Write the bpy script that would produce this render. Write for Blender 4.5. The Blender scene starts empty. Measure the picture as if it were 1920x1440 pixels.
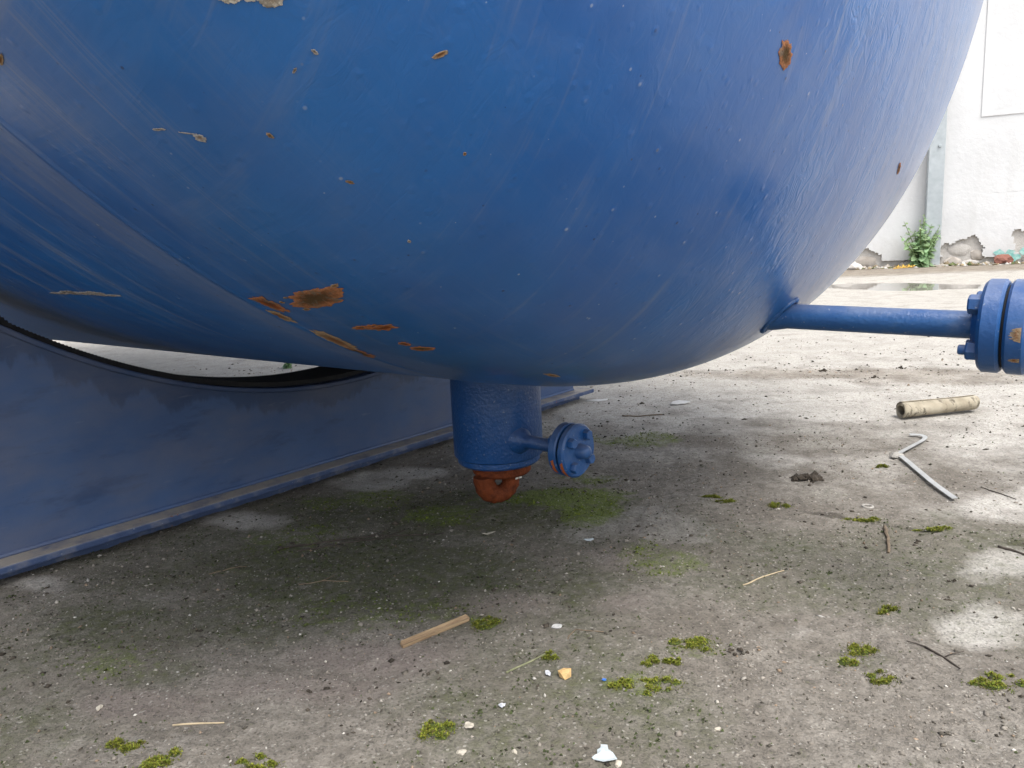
import bpy, math
import numpy as np
from mathutils import Matrix, Vector

rng = np.random.default_rng(7)
scene = bpy.context.scene
col = scene.collection

# ------------------------------------------------------------------ camera
CAM_H, PITCH, ROLL = 0.60, math.radians(10.0), math.radians(2.8)
F = Vector((0, math.cos(PITCH), -math.sin(PITCH)))
R0 = Vector((1, 0, 0)); U0 = Vector((0, math.sin(PITCH), math.cos(PITCH)))
RV = R0 * math.cos(ROLL) - U0 * math.sin(ROLL)
UV_ = R0 * math.sin(ROLL) + U0 * math.cos(ROLL)
cd = bpy.data.cameras.new('camera')
cd.sensor_fit = 'HORIZONTAL'; cd.sensor_width = 36.0; cd.lens = 1400.0 / 1920.0 * 36.0
cd.clip_start = 0.02; cd.clip_end = 2000.0
cam = bpy.data.objects.new('camera', cd); col.objects.link(cam)
m = Matrix.Identity(4)
for i in range(3):
    m[i][0] = RV[i]; m[i][1] = UV_[i]; m[i][2] = -F[i]
m[2][3] = CAM_H
cam.matrix_world = m
scene.camera = cam

# ------------------------------------------------------------------ world, sun, exposure
SUN_DIR = Vector((0.22, -0.42, 1.0)).normalized()
world = bpy.data.worlds.new('World'); scene.world = world; world.use_nodes = True
wn = world.node_tree; wn.nodes.clear()
sky = wn.nodes.new('ShaderNodeTexSky'); sky.sky_type = 'NISHITA'; sky.sun_disc = False
sky.sun_elevation = math.asin(SUN_DIR.z); sky.sun_rotation = math.atan2(SUN_DIR.x, SUN_DIR.y)
sky.air_density = 1.0; sky.dust_density = 4.0; sky.ozone_density = 1.0
hs = wn.nodes.new('ShaderNodeHueSaturation'); hs.inputs['Saturation'].default_value = 0.28
bg = wn.nodes.new('ShaderNodeBackground'); bg.inputs['Strength'].default_value = 0.15
wo = wn.nodes.new('ShaderNodeOutputWorld')
wn.links.new(sky.outputs[0], hs.inputs['Color']); wn.links.new(hs.outputs[0], bg.inputs['Color'])
wn.links.new(bg.outputs[0], wo.inputs[0])

sl = bpy.data.lights.new('sun', 'SUN'); sl.energy = 1.0; sl.angle = math.radians(25); sl.color = (1.0, 0.96, 0.9)
sun = bpy.data.objects.new('sun', sl); col.objects.link(sun)
sun.rotation_euler = SUN_DIR.to_track_quat('Z', 'Y').to_euler()

scene.view_settings.view_transform = 'Standard'; scene.view_settings.look = 'None'
scene.view_settings.gamma = 1.0; scene.view_settings.use_curve_mapping = False
scene.view_settings.exposure = 1.22
scene.render.engine = 'CYCLES'
scene.cycles.max_bounces = 5; scene.cycles.diffuse_bounces = 3; scene.cycles.glossy_bounces = 2; scene.cycles.transmission_bounces = 2
scene.cycles.use_adaptive_sampling = True; scene.cycles.adaptive_threshold = 0.02; scene.cycles.caustics_reflective = False
scene.cycles.use_denoising = True

# ------------------------------------------------------------------ helpers: numbers
def hash2(ix, iy, seed):
    h = (ix.astype(np.int64) * 374761393 + iy.astype(np.int64) * 668265263 + seed * 974711) & 0xffffffff
    h = ((h ^ (h >> 13)) * 1274126177) & 0xffffffff
    return ((h ^ (h >> 16)) & 0xffff) / 65535.0
def vnoise(x, y, seed=0):
    x = np.asarray(x, float); y = np.asarray(y, float)
    ix = np.floor(x); iy = np.floor(y); fx = x - ix; fy = y - iy
    fx = fx * fx * (3 - 2 * fx); fy = fy * fy * (3 - 2 * fy)
    a = hash2(ix, iy, seed); b = hash2(ix + 1, iy, seed); c = hash2(ix, iy + 1, seed); d = hash2(ix + 1, iy + 1, seed)
    return (a * (1 - fx) + b * fx) * (1 - fy) + (c * (1 - fx) + d * fx) * fy
def fbm(x, y, seed=0, octs=4):
    t = 0.0; amp = 0.5; n = 0.0
    for o in range(octs):
        t = t + amp * vnoise(x * 2 ** o, y * 2 ** o, seed + o * 17); n += amp; amp *= 0.5
    return t / n
def sstep(a, b, x):
    t = np.clip((np.asarray(x, float) - a) / (b - a), 0, 1); return t * t * (3 - 2 * t)

# ------------------------------------------------------------------ helpers: meshes
def make_mesh(name, V, Fc, mat=None, smooth=False, sharp=None):
    me = bpy.data.meshes.new(name)
    V = np.asarray(V, float)
    if isinstance(Fc, np.ndarray):
        nf, k = Fc.shape
        me.vertices.add(len(V)); me.vertices.foreach_set('co', V.astype(np.float32).ravel())
        me.loops.add(nf * k); me.loops.foreach_set('vertex_index', Fc.astype(np.int32).ravel())
        me.polygons.add(nf)
        me.polygons.foreach_set('loop_start', np.arange(0, nf * k, k, dtype=np.int32))
        me.polygons.foreach_set('loop_total', np.full(nf, k, dtype=np.int32))
        me.update(calc_edges=True)
    else:
        me.from_pydata([tuple(v) for v in V], [], [tuple(int(i) for i in f) for f in Fc]); me.update()
    if mat: me.materials.append(mat)
    if smooth:
        me.polygons.foreach_set('use_smooth', [True] * len(me.polygons))
        if sharp: me.set_sharp_from_angle(angle=math.radians(sharp))
    return me
def add(name, me, parent=None, loc=(0, 0, 0), rz=0.0):
    o = bpy.data.objects.new(name, me); col.objects.link(o)
    o.location = loc; o.rotation_euler = (0, 0, rz)
    if parent: o.parent = parent
    return o
def tag(o, label, cat, group=None, kind=None):
    o['label'] = label
    if cat: o['category'] = cat
    if group: o['group'] = group
    if kind: o['kind'] = kind
    return o
class MB:
    """collects shapes into one mesh"""
    def __init__(s): s.v = []; s.f = []
    def put(s, V, Fc):
        o = len(s.v); s.v += [tuple(map(float, p)) for p in V]; s.f += [tuple(int(i) + o for i in f) for f in Fc]; return s
    def box(s, a, b):
        x0, y0, z0 = a; x1, y1, z1 = b
        V = [(x0, y0, z0), (x1, y0, z0), (x1, y1, z0), (x0, y1, z0), (x0, y0, z1), (x1, y0, z1), (x1, y1, z1), (x0, y1, z1)]
        return s.put(V, [(0, 3, 2, 1), (4, 5, 6, 7), (0, 1, 5, 4), (1, 2, 6, 5), (2, 3, 7, 6), (3, 0, 4, 7)])
    def lathe(s, prof, origin, axis, n=48, up=None, close0=True, close1=True, rot=0.0):
        """prof: list of (radius, distance along axis)"""
        A = Vector(axis).normalized(); up = Vector(up) if up else (Vector((0, 0, 1)) if abs(A.z) < .9 else Vector((1, 0, 0)))
        X = (up - A * up.dot(A)).normalized(); Y = A.cross(X); O = Vector(origin)
        V = []; Fc = []
        for r, h in prof:
            for k in range(n):
                t = 2 * math.pi * k / n + rot
                V.append(O + A * h + X * (r * math.cos(t)) + Y * (r * math.sin(t)))
        for i in range(len(prof) - 1):
            for k in range(n):
                k2 = (k + 1) % n; Fc.append((i * n + k, i * n + k2, (i + 1) * n + k2, (i + 1) * n + k))
        if close0: Fc.append(tuple(reversed(range(n))))
        if close1: Fc.append(tuple(range((len(prof) - 1) * n, len(prof) * n)))
        return s.put(V, Fc)
    def tube(s, pts, rad, n=8, cap=True):
        P = [Vector(p) for p in pts]; m_ = len(P)
        rad = rad if hasattr(rad, '__len__') else [rad] * m_
        V = []; Fc = []; prev = None
        for i in range(m_):
            t = (P[min(i + 1, m_ - 1)] - P[max(i - 1, 0)]).normalized()
            if prev is None:
                u = Vector((0, 0, 1)) if abs(t.z) < .9 else Vector((1, 0, 0))
            else: u = prev
            X = (u - t * u.dot(t)).normalized(); prev = X; Y = t.cross(X)
            for k in range(n):
                a = 2 * math.pi * k / n
                V.append(P[i] + X * (rad[i] * math.cos(a)) + Y * (rad[i] * math.sin(a)))
        for i in range(m_ - 1):
            for k in range(n):
                k2 = (k + 1) % n; Fc.append((i * n + k, i * n + k2, (i + 1) * n + k2, (i + 1) * n + k))
        if cap: Fc += [tuple(reversed(range(n))), tuple(range((m_ - 1) * n, m_ * n))]
        return s.put(V, Fc)
    def build(s, name, mat, parent=None, smooth=False, sharp=None, loc=(0, 0, 0), rz=0.0):
        return add(name, make_mesh(name, s.v, s.f, mat, smooth, sharp), parent, loc, rz)
def bevel(o, w, seg=2, ang=40):
    md = o.modifiers.new('bevel', 'BEVEL'); md.width = w; md.segments = seg; md.limit_method = 'ANGLE'; md.angle_limit = math.radians(ang)
    return o
def color_attr(me, name, rgba):
    at = me.color_attributes.new(name, 'FLOAT_COLOR', 'POINT')
    at.data.foreach_set('color', np.asarray(rgba, np.float32).ravel())

# ------------------------------------------------------------------ helpers: materials
class Mat:
    def __init__(s, name):
        s.m = bpy.data.materials.new(name); s.m.use_nodes = True; s.t = s.m.node_tree; s.t.nodes.clear()
        s.out = s.n('ShaderNodeOutputMaterial'); s.p = s.n('ShaderNodeBsdfPrincipled')
        s.l(s.p.outputs[0], s.out.inputs['Surface'])
    def n(s, t, **kw):
        nd = s.t.nodes.new(t)
        for k, v in kw.items(): setattr(nd, k, v)
        return nd
    def l(s, a, b): s.t.links.new(a, b)
    def val(s, sock, v):
        if hasattr(v, 'node'): s.l(v, sock)
        else: sock.default_value = v
    def coord(s, kind='Object'): return s.n('ShaderNodeTexCoord').outputs[kind]
    def mapping(s, vec, scale=(1, 1, 1), rot=(0, 0, 0), loc=(0, 0, 0)):
        nd = s.n('ShaderNodeMapping'); s.l(vec, nd.inputs['Vector'])
        nd.inputs['Scale'].default_value = scale; nd.inputs['Rotation'].default_value = rot; nd.inputs['Location'].default_value = loc
        return nd.outputs[0]
    def noise(s, vec, scale, detail=3, rough=0.55, dist=0.0, dim='3D'):
        nd = s.n('ShaderNodeTexNoise', noise_dimensions=dim); s.l(vec, nd.inputs['Vector'])
        nd.inputs['Scale'].default_value = scale; nd.inputs['Detail'].default_value = detail
        nd.inputs['Roughness'].default_value = rough; nd.inputs['Distortion'].default_value = dist
        return nd.outputs[0]
    def voro(s, vec, scale, feature='F1', out='Distance', rand=1.0, dim='3D'):
        nd = s.n('ShaderNodeTexVoronoi', feature=feature, voronoi_dimensions=dim); s.l(vec, nd.inputs['Vector']); nd.inputs['Scale'].default_value = scale
        nd.inputs['Randomness'].default_value = rand
        return nd.outputs[out]
    def ramp(s, fac, stops):
        nd = s.n('ShaderNodeValToRGB'); s.l(fac, nd.inputs[0]); e = nd.color_ramp.elements
        while len(e) < len(stops): e.new(0.5)
        for k, (p_, c) in enumerate(stops):
            e[k].position = p_; e[k].color = (*c, 1) if hasattr(c, '__len__') else (c, c, c, 1)
        return nd.outputs[0]
    def mr(s, v, a, b, c=0.0, d=1.0, smooth=False):
        nd = s.n('ShaderNodeMapRange'); s.l(v, nd.inputs[0]); nd.clamp = True
        if smooth: nd.interpolation_type = 'SMOOTHSTEP'
        for k, x in zip((1, 2, 3, 4), (a, b, c, d)): nd.inputs[k].default_value = x
        return nd.outputs[0]
    def math(s, op, a, b=0.0):
        nd = s.n('ShaderNodeMath', operation=op); s.val(nd.inputs[0], a); s.val(nd.inputs[1], b); return nd.outputs[0]
    def mix(s, fac, a, b, mode='MIX'):
        nd = s.n('ShaderNodeMix', data_type='RGBA', blend_type=mode)
        s.val(nd.inputs[0], fac)
        for sock, v in ((nd.inputs[6], a), (nd.inputs[7], b)):
            if hasattr(v, 'node'): s.l(v, sock)
            else: sock.default_value = (*v, 1) if len(v) == 3 else v
        return nd.outputs[2]
    def attr(s, name, out='Color'):
        nd = s.n('ShaderNodeAttribute', attribute_name=name); return nd.outputs[out]
    def sep(s, v):
        nd = s.n('ShaderNodeSeparateXYZ'); s.l(v, nd.inputs[0]); return nd.outputs
    def comb(s, x, y, z=0.0):
        nd = s.n('ShaderNodeCombineXYZ')
        for k, v in enumerate((x, y, z)): s.val(nd.inputs[k], v)
        return nd.outputs[0]
    def bump(s, h, strength, dist, prev=None):
        nd = s.n('ShaderNodeBump'); s.l(h, nd.inputs['Height']); nd.inputs['Strength'].default_value = strength; nd.inputs['Distance'].default_value = dist
        if prev: s.l(prev, nd.inputs['Normal'])
        return nd.outputs[0]
    def set(s, **kw):
        names = dict(color='Base Color', rough='Roughness', metal='Metallic', spec='Specular IOR Level', coat='Coat Weight', coatr='Coat Roughness', coatior='Coat IOR', coatn='Coat Normal', normal='Normal', trans='Transmission Weight', ior='IOR', sss='Subsurface Weight', alpha='Alpha')
        for k, v in kw.items():
            sk = s.p.inputs[names[k]]
            if hasattr(v, 'node'): s.l(v, sk)
            else: sk.default_value = (*v, 1) if hasattr(v, '__len__') else v
        return s.m

def simple(name, c1, c2, scale=40, rough=0.7, bump=0.3, bd=0.002, spec=0.4):
    M = Mat(name); co = M.coord(); n = M.noise(co, scale, 5, .6)
    return M.set(color=M.mix(M.mr(n, .3, .7), c1, c2), rough=rough, spec=spec, normal=M.bump(M.noise(co, scale * 3, 4), bump, bd))

BLUE = (0.014, 0.068, 0.265)

def vessel_paint():
    M = Mat('vessel_blue_paint'); uv = M.attr('surf', 'Vector'); x = M.sep(uv); t, w = x[0], x[1]; D = '2D'
    head = M.mr(t, -.01, .02)
    def tw(a, b, detail=3, rough=.6, dist=0.0): return M.noise(M.comb(M.math('MULTIPLY', t, a), M.math('MULTIPLY', w, b)), 1.0, detail, rough, dist, D)
    cloud = tw(2.4, 2.4, 3); fine = tw(14.0, 14.0, 3, .65)
    c = M.mix(M.mr(cloud, .35, .68), (0.003, 0.086, 0.312), (0.006, 0.120, 0.388))
    # round-the-shell brush and dust streaks
    st = tw(48.0, 1.5, 4, .7, .3); st2 = tw(330.0, 4.0, 2)
    sk = M.math('MULTIPLY', M.mr(st, .44, .70), M.mr(st2, .42, .60, .12, 1.0))
    # pale grey band along the seam on the shell side, and a second faint swath further round
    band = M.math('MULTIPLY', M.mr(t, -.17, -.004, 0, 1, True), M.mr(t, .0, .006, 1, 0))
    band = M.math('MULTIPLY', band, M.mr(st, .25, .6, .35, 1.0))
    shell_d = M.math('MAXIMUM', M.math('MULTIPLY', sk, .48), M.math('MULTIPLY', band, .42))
    # run marks down the head, and curved brush marks across its lower part
    oc = M.sep(M.coord())
    rn = M.noise(M.comb(M.math('MULTIPLY', oc[1], 38.0), M.math('MULTIPLY', oc[2], 1.8)), 1.0, 4, .65, .25, D)
    hd = M.math('MULTIPLY', M.math('MULTIPLY', M.mr(rn, .56, .80), M.mr(fine, .35, .6, .2, 1.0)), .27)
    hb = M.math('MULTIPLY', sk, M.mr(t, .02, .35, .36, 0.03))
    hd = M.math('MAXIMUM', hd, hb)
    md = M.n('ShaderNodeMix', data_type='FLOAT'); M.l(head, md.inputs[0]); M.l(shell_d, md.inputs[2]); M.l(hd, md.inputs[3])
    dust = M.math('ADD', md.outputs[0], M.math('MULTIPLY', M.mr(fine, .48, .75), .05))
    c = M.mix(dust, c, (0.27, 0.27, 0.275))  # dust streaks and the pale seam band share one grey
    # tiny nicks of pale primer, and dark pits
    vv = M.n('ShaderNodeTexVoronoi', voronoi_dimensions=D); M.l(M.comb(t, w), vv.inputs['Vector']); vv.inputs['Scale'].default_value = 40
    rc = M.n('ShaderNodeSeparateColor'); M.l(vv.outputs['Color'], rc.inputs[0])
    dot = M.mr(M.math('DIVIDE', vv.outputs['Distance'], M.mr(rc.outputs[2], 0, 1, .25, 1.15)), .04, .10, 1, 0)
    c = M.mix(M.math('MULTIPLY', dot, M.mr(rc.outputs[0], .88, .99, 0, .5)), c, (0.40, 0.44, 0.48))
    c = M.mix(M.math('MULTIPLY', dot, M.mr(rc.outputs[1], .84, .98, 0, .7)), c, (0.004, 0.014, 0.05))
    rough = M.math('ADD', M.mr(dust, 0, .5, .42, .6), M.mr(t, -.35, .06, .12, 0))
    # relief: brushed sags and grit under the paint
    b1 = M.noise(M.comb(M.math('MULTIPLY', oc[1], 62.0), M.math('MULTIPLY', oc[2], 36.0)), 1.0, 3, .55, 1.1, D)
    b0 = tw(8.0, 13.0, 1)
    h = M.math('ADD', M.math('MULTIPLY', M.math('MULTIPLY', b1, M.math('MULTIPLY', M.mr(cloud, .38, .66, .25, 1.0), M.mr(t, .3, .8, .35, 1.6))), .0013), M.math('MULTIPLY', b0, .0016))
    h = M.math('ADD', h, M.math('MULTIPLY', M.math('MULTIPLY', M.mr(vv.outputs['Distance'], .0, .22, 1, 0), M.mr(rc.outputs[2], .5, .9)), .0004))
    nm = M.bump(h, 1.0, 1.0)
    return M.set(color=c, rough=rough, spec=.3, coat=M.mr(t, -.35, .06, .2, .85), coatr=.19, coatior=1.52, normal=nm, coatn=nm)

def part_paint(name, c1, c2, rough=.38, dust=.25, bumps=.35, scale=18, dustc=(.27, .25, .23), rust=0.0):
    M = Mat(name); co = M.coord()
    n = M.noise(co, scale, 4, .65); nf = M.noise(co, 140, 2)
    c = M.mix(M.mr(n, .35, .68), c1, c2)
    geo = M.n('ShaderNodeNewGeometry'); up = M.sep(geo.outputs['Normal'])[2]
    d = M.math('MULTIPLY', M.mr(up, .2, .95), M.mr(n, .2, .55))
    d = M.math('MAXIMUM', d, M.math('MULTIPLY', M.mr(n, .52, .75), .5))
    c = M.mix(M.math('MULTIPLY', d, dust), c, dustc)
    c = M.mix(M.mr(nf, .68, .74, 0, .5), c, (.30, .33, .37))
    if rust:
        r = M.mr(M.noise(co, 26, 4, .75), .74 - rust, .76 - rust)
        c = M.mix(r, c, M.mix(nf, (.30, .09, .02), (.10, .03, .012)))
    return M.set(color=c, rough=rough, spec=.5, coat=.0, normal=M.bump(M.math('ADD', nf, n), bumps, .0022))

M_vessel = vessel_paint()
M_blue = part_paint('fitting_blue_paint', (0.011, 0.070, 0.225), (0.018, 0.092, 0.270), dust=.35)
M_pipe = part_paint('pipe_blue_paint', (0.010, 0.072, 0.225), (0.017, 0.094, 0.26), dust=.4, bumps=.45)
M_nozzle = part_paint('nozzle_blue_paint', (0.008, 0.058, 0.20), (0.013, 0.076, 0.24), dust=.3, bumps=.8, scale=10)

def saddle_paint():
    M = Mat('saddle_blue_paint'); co = M.coord(); x = M.sep(co)
    c = M.mix(M.mr(M.noise(co, 3.2, 5), .35, .68), (0.042, 0.082, 0.188), (0.060, 0.110, 0.232))
    # damp stain that creeps down from the cradle, with a ragged lower edge
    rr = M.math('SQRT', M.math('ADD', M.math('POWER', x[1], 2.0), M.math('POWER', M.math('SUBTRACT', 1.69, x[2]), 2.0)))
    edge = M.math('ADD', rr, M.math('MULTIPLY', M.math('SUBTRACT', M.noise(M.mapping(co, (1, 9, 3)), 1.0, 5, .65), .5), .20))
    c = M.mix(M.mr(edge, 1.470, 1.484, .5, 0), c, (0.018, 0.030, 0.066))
    c = M.mix(M.math('MULTIPLY', M.mr(M.noise(M.mapping(co, (1, 4, 16), (.5, 0, 0)), 1.0, 5, .7), .55, .66), .35), c, (.018, .028, .07))
    d = M.mr(M.noise(M.mapping(co, (1, 2.5, 6)), 1.6, 6, .6), .42, .70, 0, .42)
    c = M.mix(d, c, (.15, .148, .175))
    sc = M.noise(M.mapping(co, (3, 10, 60), (0.5, 0, 0)), 1.0, 3)
    c = M.mix(M.mr(sc, .68, .76, 0, .3), c, (.2, .22, .27))
    v = M.voro(co, 90)
    c = M.mix(M.mr(v, .04, .08, .5, 0), c, (.01, .015, .03))
    return M.set(color=c, rough=.46, spec=.4, normal=M.bump(M.noise(co, 180, 3), .3, .001))
M_saddle = saddle_paint()
M_plate = part_paint('base_plate_paint', (0.035, 0.06, 0.14), (0.05, 0.085, 0.18), rough=.6, dust=.95, dustc=(.30, .265, .22), rust=.065)
M_rubber = simple('black_rubber', (.008, .008, .009), (.02, .02, .021), 60, .75, .4)
M_rustred = Mat('red_oxide_lug'); _c = M_rustred.coord()
M_rustred.set(color=M_rustred.mix(M_rustred.mr(M_rustred.noise(_c, 45, 6, .7), .32, .68), (.075, .018, .007), (.215, .050, .014)), rough=.8, spec=.25,
              normal=M_rustred.bump(M_rustred.noise(_c, 120, 4), .9, .004)); M_rustred = M_rustred.m
M_white = simple('white_mark', (.75, .74, .68), (.6, .58, .52), 90, .6, .2)

def chip_mat(name, rim, inner, core):
    M = Mat(name); e = M.attr('rim', 'Fac'); co = M.coord()
    n = M.noise(co, 130, 5, .7); n2 = M.noise(co, 420, 4, .7)
    e2 = M.math('ADD', e, M.math('MULTIPLY', M.math('SUBTRACT', n, .5), .95))
    c = M.ramp(e2, [(0.28, core), (0.52, inner), (0.78, rim), (0.98, tuple(min(1, x * 1.25) for x in rim))])
    c = M.mix(M.mr(n2, .3, .7, 0, .6), c, tuple(x * .4 for x in inner))
    c = M.mix(M.mr(M.noise(co, 75, 4, .7), .52, .62, 0, .75), c, (.15, .125, .095))
    c = M.mix(M.mr(e2, 1.02, 1.10), c, (0.007, 0.11, 0.33))
    return M.set(color=c, rough=.8, spec=.2, normal=M.bump(n2, .7, .0015))
M_chip_rust = chip_mat('chipped_rust', (.40, .17, .08), (.17, .075, .03), (.085, .055, .024))
M_chip_orange = chip_mat('chipped_orange_rust', (.38, .16, .07), (.26, .065, .014), (.13, .045, .018))
M_chip_tan = chip_mat('chipped_tan_primer', (.40, .29, .18), (.30, .17, .09), (.22, .09, .035))
M_chip_grey = chip_mat('scraped_grey_primer', (.42, .40, .38), (.36, .33, .31), (.28, .20, .15))
M_chip_white = chip_mat('peeled_white_filler', (.72, .68, .60), (.62, .55, .45), (.45, .33, .2))

# ================================================================== GROUND
ALGAE = [(-0.284,1.353,0.441,-0.050,-0.040,0.226,0.90),(-0.090,1.685,0.381,-0.054,-0.006,0.187,0.85),(-0.673,1.203,0.194,-0.019,-0.059,0.120,0.60),
    (0.311,1.496,0.220,-0.029,0.038,0.180,0.40),(-0.604,1.062,0.112,-0.010,-0.031,0.063,0.50),(0.009,0.940,0.184,-0.015,0.003,0.076,0.45),
    (-0.482,1.741,0.202,-0.029,-0.039,0.158,0.70),(-0.718,1.403,0.224,-0.026,-0.048,0.105,0.60),(-0.496,1.224,0.194,-0.020,-0.043,0.123,0.60),
    (0.475,0.994,0.074,-0.007,0.016,0.035,0.30)]
MOSS = [(0.118,1.771,0.144,-0.022,0.007,0.090,0.90),(0.174,1.684,0.074,-0.011,0.011,0.093,0.80),(0.272,1.362,0.091,-0.011,0.018,0.087,0.45),
    (-0.178,1.679,0.089,-0.013,-0.005,0.066,0.60),(0.361,2.284,0.179,-0.035,0.013,0.079,0.55),(-0.367,1.824,0.126,-0.019,-0.011,0.064,0.50),
    (0.184,1.892,0.124,-0.020,0.007,0.065,0.60),(-0.647,1.081,0.088,-0.008,-0.025,0.049,0.35),(-0.474,1.819,0.084,-0.013,-0.016,0.068,0.50),
    (-0.072,1.152,0.027,-0.003,-0.001,0.022,0.50),(0.143,0.954,0.044,-0.004,0.004,0.026,0.40),(0.279,1.042,0.047,-0.004,0.008,0.030,0.30),
    (-0.258,1.199,0.187,-0.019,-0.014,0.079,0.25),(-0.487,1.570,0.147,-0.019,-0.022,0.081,0.35)]
PALE = [(0.694,1.059,0.077,-0.008,0.041,0.066,.74),(0.887,1.276,0.068,-0.008,0.044,0.066,.70),(1.082,1.569,0.097,-0.014,0.078,0.117,.74),
    (-0.315,2.049,0.147,-0.025,-0.011,0.086,0.90),(-0.694,1.715,0.135,-0.019,-0.025,0.069,0.80),(-0.406,1.964,0.120,-0.019,-0.013,0.069,0.70),
    (0.239,1.537,0.170,-0.023,0.018,0.109,0.50),(0.707,1.978,0.110,-0.020,0.028,0.080,0.50),(-0.973,1.402,0.080,-0.009,-0.030,0.047,0.60),
    (-0.579,0.871,0.144,-0.011,-0.025,0.044,0.30),(1.116,2.595,0.659,-0.157,0.086,0.203,0.95),(1.414,4.238,0.899,-0.353,0.191,0.575,1.00),
    (2.240,3.913,0.698,-0.274,0.234,0.414,1.00),(1.422,2.106,0.165,-0.033,0.150,0.228,0.80),(0.446,2.805,0.237,-0.057,0.026,0.157,0.60),
    (0.414,1.078,0.048,-0.005,0.012,0.032,0.35),(1.587,2.440,0.219,-0.051,0.119,0.188,0.90),(2.812,5.641,0.628,-0.374,0.266,0.538,1.00),
    (0.852,3.451,0.210,-0.064,0.036,0.146,0.60),(1.714,3.187,0.240,-0.073,0.040,0.075,0.35)]
BARE = [(-0.028,1.215,0.121,-0.013,0.000,0.060,0.60),(-0.232,1.051,0.133,-0.012,-0.008,0.046,0.60),(-0.327,0.981,0.133,-0.011,-0.011,0.041,0.50),
    (0.155,1.195,0.072,-0.008,0.007,0.049,0.50),(0.129,1.379,0.103,-0.012,0.007,0.064,0.40),(-0.554,0.962,0.118,-0.010,-0.019,0.039,0.50)]
SOIL = [(1.427,3.275,0.803,-0.246,0.068,0.159,0.6),(0.669,2.190,0.397,-0.077,0.037,0.122,0.35),(1.746,3.038,0.419,-0.123,0.090,0.160,0.55)]
JOINT = [(-0.1, 2.03), (0.1817, 1.8695), (0.3683, 1.7657), (0.4773, 1.685), (0.5994, 1.6221), (0.7195, 1.5259), (0.8193, 1.4557), (0.886, 1.4202), (0.9694, 1.3538), (1.25, 1.16), (1.7, .85)]
WALL_P = np.array([7.538, 13.258]); WALL_D = np.array([0.932, -0.362]); WALL_N = np.array([-0.362, -0.932])   # along, and facing out

def blobs(x, y, tab, seed, wob=.35):
    r = np.zeros_like(x)
    wx = (fbm(x * 9, y * 9, seed, 4) - .5) * 2
    for cx, cy, ax, ay, bx, by, s in tab:
        det = ax * by - ay * bx
        p = ((x - cx) * by - (y - cy) * bx) / det; q = (ax * (y - cy) - ay * (x - cx)) / det
        d = np.sqrt(p * p + q * q) + wx * wob
        r = np.maximum(r, s * sstep(1.35, .45, d))
    return r
def dist_poly(x, y, P):
    d = np.full_like(x, 1e9)
    for (x0, y0), (x1, y1) in zip(P[:-1], P[1:]):
        ux, uy = x1 - x0, y1 - y0; L = ux * ux + uy * uy
        t = np.clip(((x - x0) * ux + (y - y0) * uy) / L, 0, 1)
        d = np.minimum(d, np.hypot(x - x0 - t * ux, y - y0 - t * uy))
    return d
def puddle_field(x, y):
    # ragged low spot in the yard before the wall
    p = (x - 4.65); q = (y - 9.0)
    e = np.hypot((p * .72 + q * .3) / .62, (q * .95 - p * .28) / 1.2)
    return sstep(1.25, .6, e + (fbm(x * 1.7, y * 1.7, 91, 4) - .5) * 1.1)
def zones(x, y):
    al = blobs(x, y, ALGAE, 3); mo = blobs(x, y, MOSS, 5, .8) * (.75 + .9 * fbm(x * 24, y * 24, 6, 3)); pa = blobs(x, y, PALE, 9, .75); ba = blobs(x, y, BARE, 13); so = blobs(x, y, SOIL, 21)
    far = sstep(1.35, 3.5, np.hypot(x * .9, y) + .35 * x + (fbm(x * 1.1, y * 1.1, 33) - .5) * 1.3)
    pa = np.maximum(pa, far * (.80 + .25 * fbm(x * .35, y * .7, 51)))  # pale tone also rises with distance, beyond the patches
    wd = (WALL_P[0] - x) * -WALL_N[0] + (WALL_P[1] - y) * -WALL_N[1]          # metres before the wall
    wd = wd + (fbm(x * .9, y * .9, 61, 4) - .5) * 1.6
    so = np.maximum(so, sstep(3.6, 1.6, wd) * .9)
    pa = pa * (1 - .8 * sstep(3.6, 1.6, wd)) * (1 - .8 * blobs(x, y, SOIL, 21))
    j = dist_poly(x, y, JOINT) + (fbm(x * 14, y * 14, 77) - .5) * .05
    jt = sstep(.03, .0, j)
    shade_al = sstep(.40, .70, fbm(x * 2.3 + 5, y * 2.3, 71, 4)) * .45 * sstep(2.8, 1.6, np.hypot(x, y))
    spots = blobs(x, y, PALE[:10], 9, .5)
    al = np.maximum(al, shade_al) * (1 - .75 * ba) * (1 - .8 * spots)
    return al, mo, pa * (1 - .8 * jt), ba, so
def joint_dirt(x, y):
    j = dist_poly(x, y, JOINT) + (fbm(x * 16, y * 16, 77) - .5) * .06
    return sstep(.028, -.004, j) * sstep(.45, .85, x + .35 * fbm(x * 5, y * 5, 78)) * .9
def gz(x, y):
    x = np.asarray(x, float); y = np.asarray(y, float)
    d = np.hypot(x, y); near = sstep(7, 3, d)
    h = (fbm(x * 2.1, y * 2.1, 101, 3) - .5) * .010 + near * ((fbm(x * 14, y * 14, 111, 3) - .5) * .007)
    j = dist_poly(x, y, JOINT); h = h - .006 * sstep(.5, .8, x) * sstep(.014, 0., j + (fbm(x * 30, y * 30, 7, 2) - .5) * .012)
    return h - .035 * puddle_field(x, y)
def gz1(x, y): return float(gz(np.array([x]), np.array([y]))[0])

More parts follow.
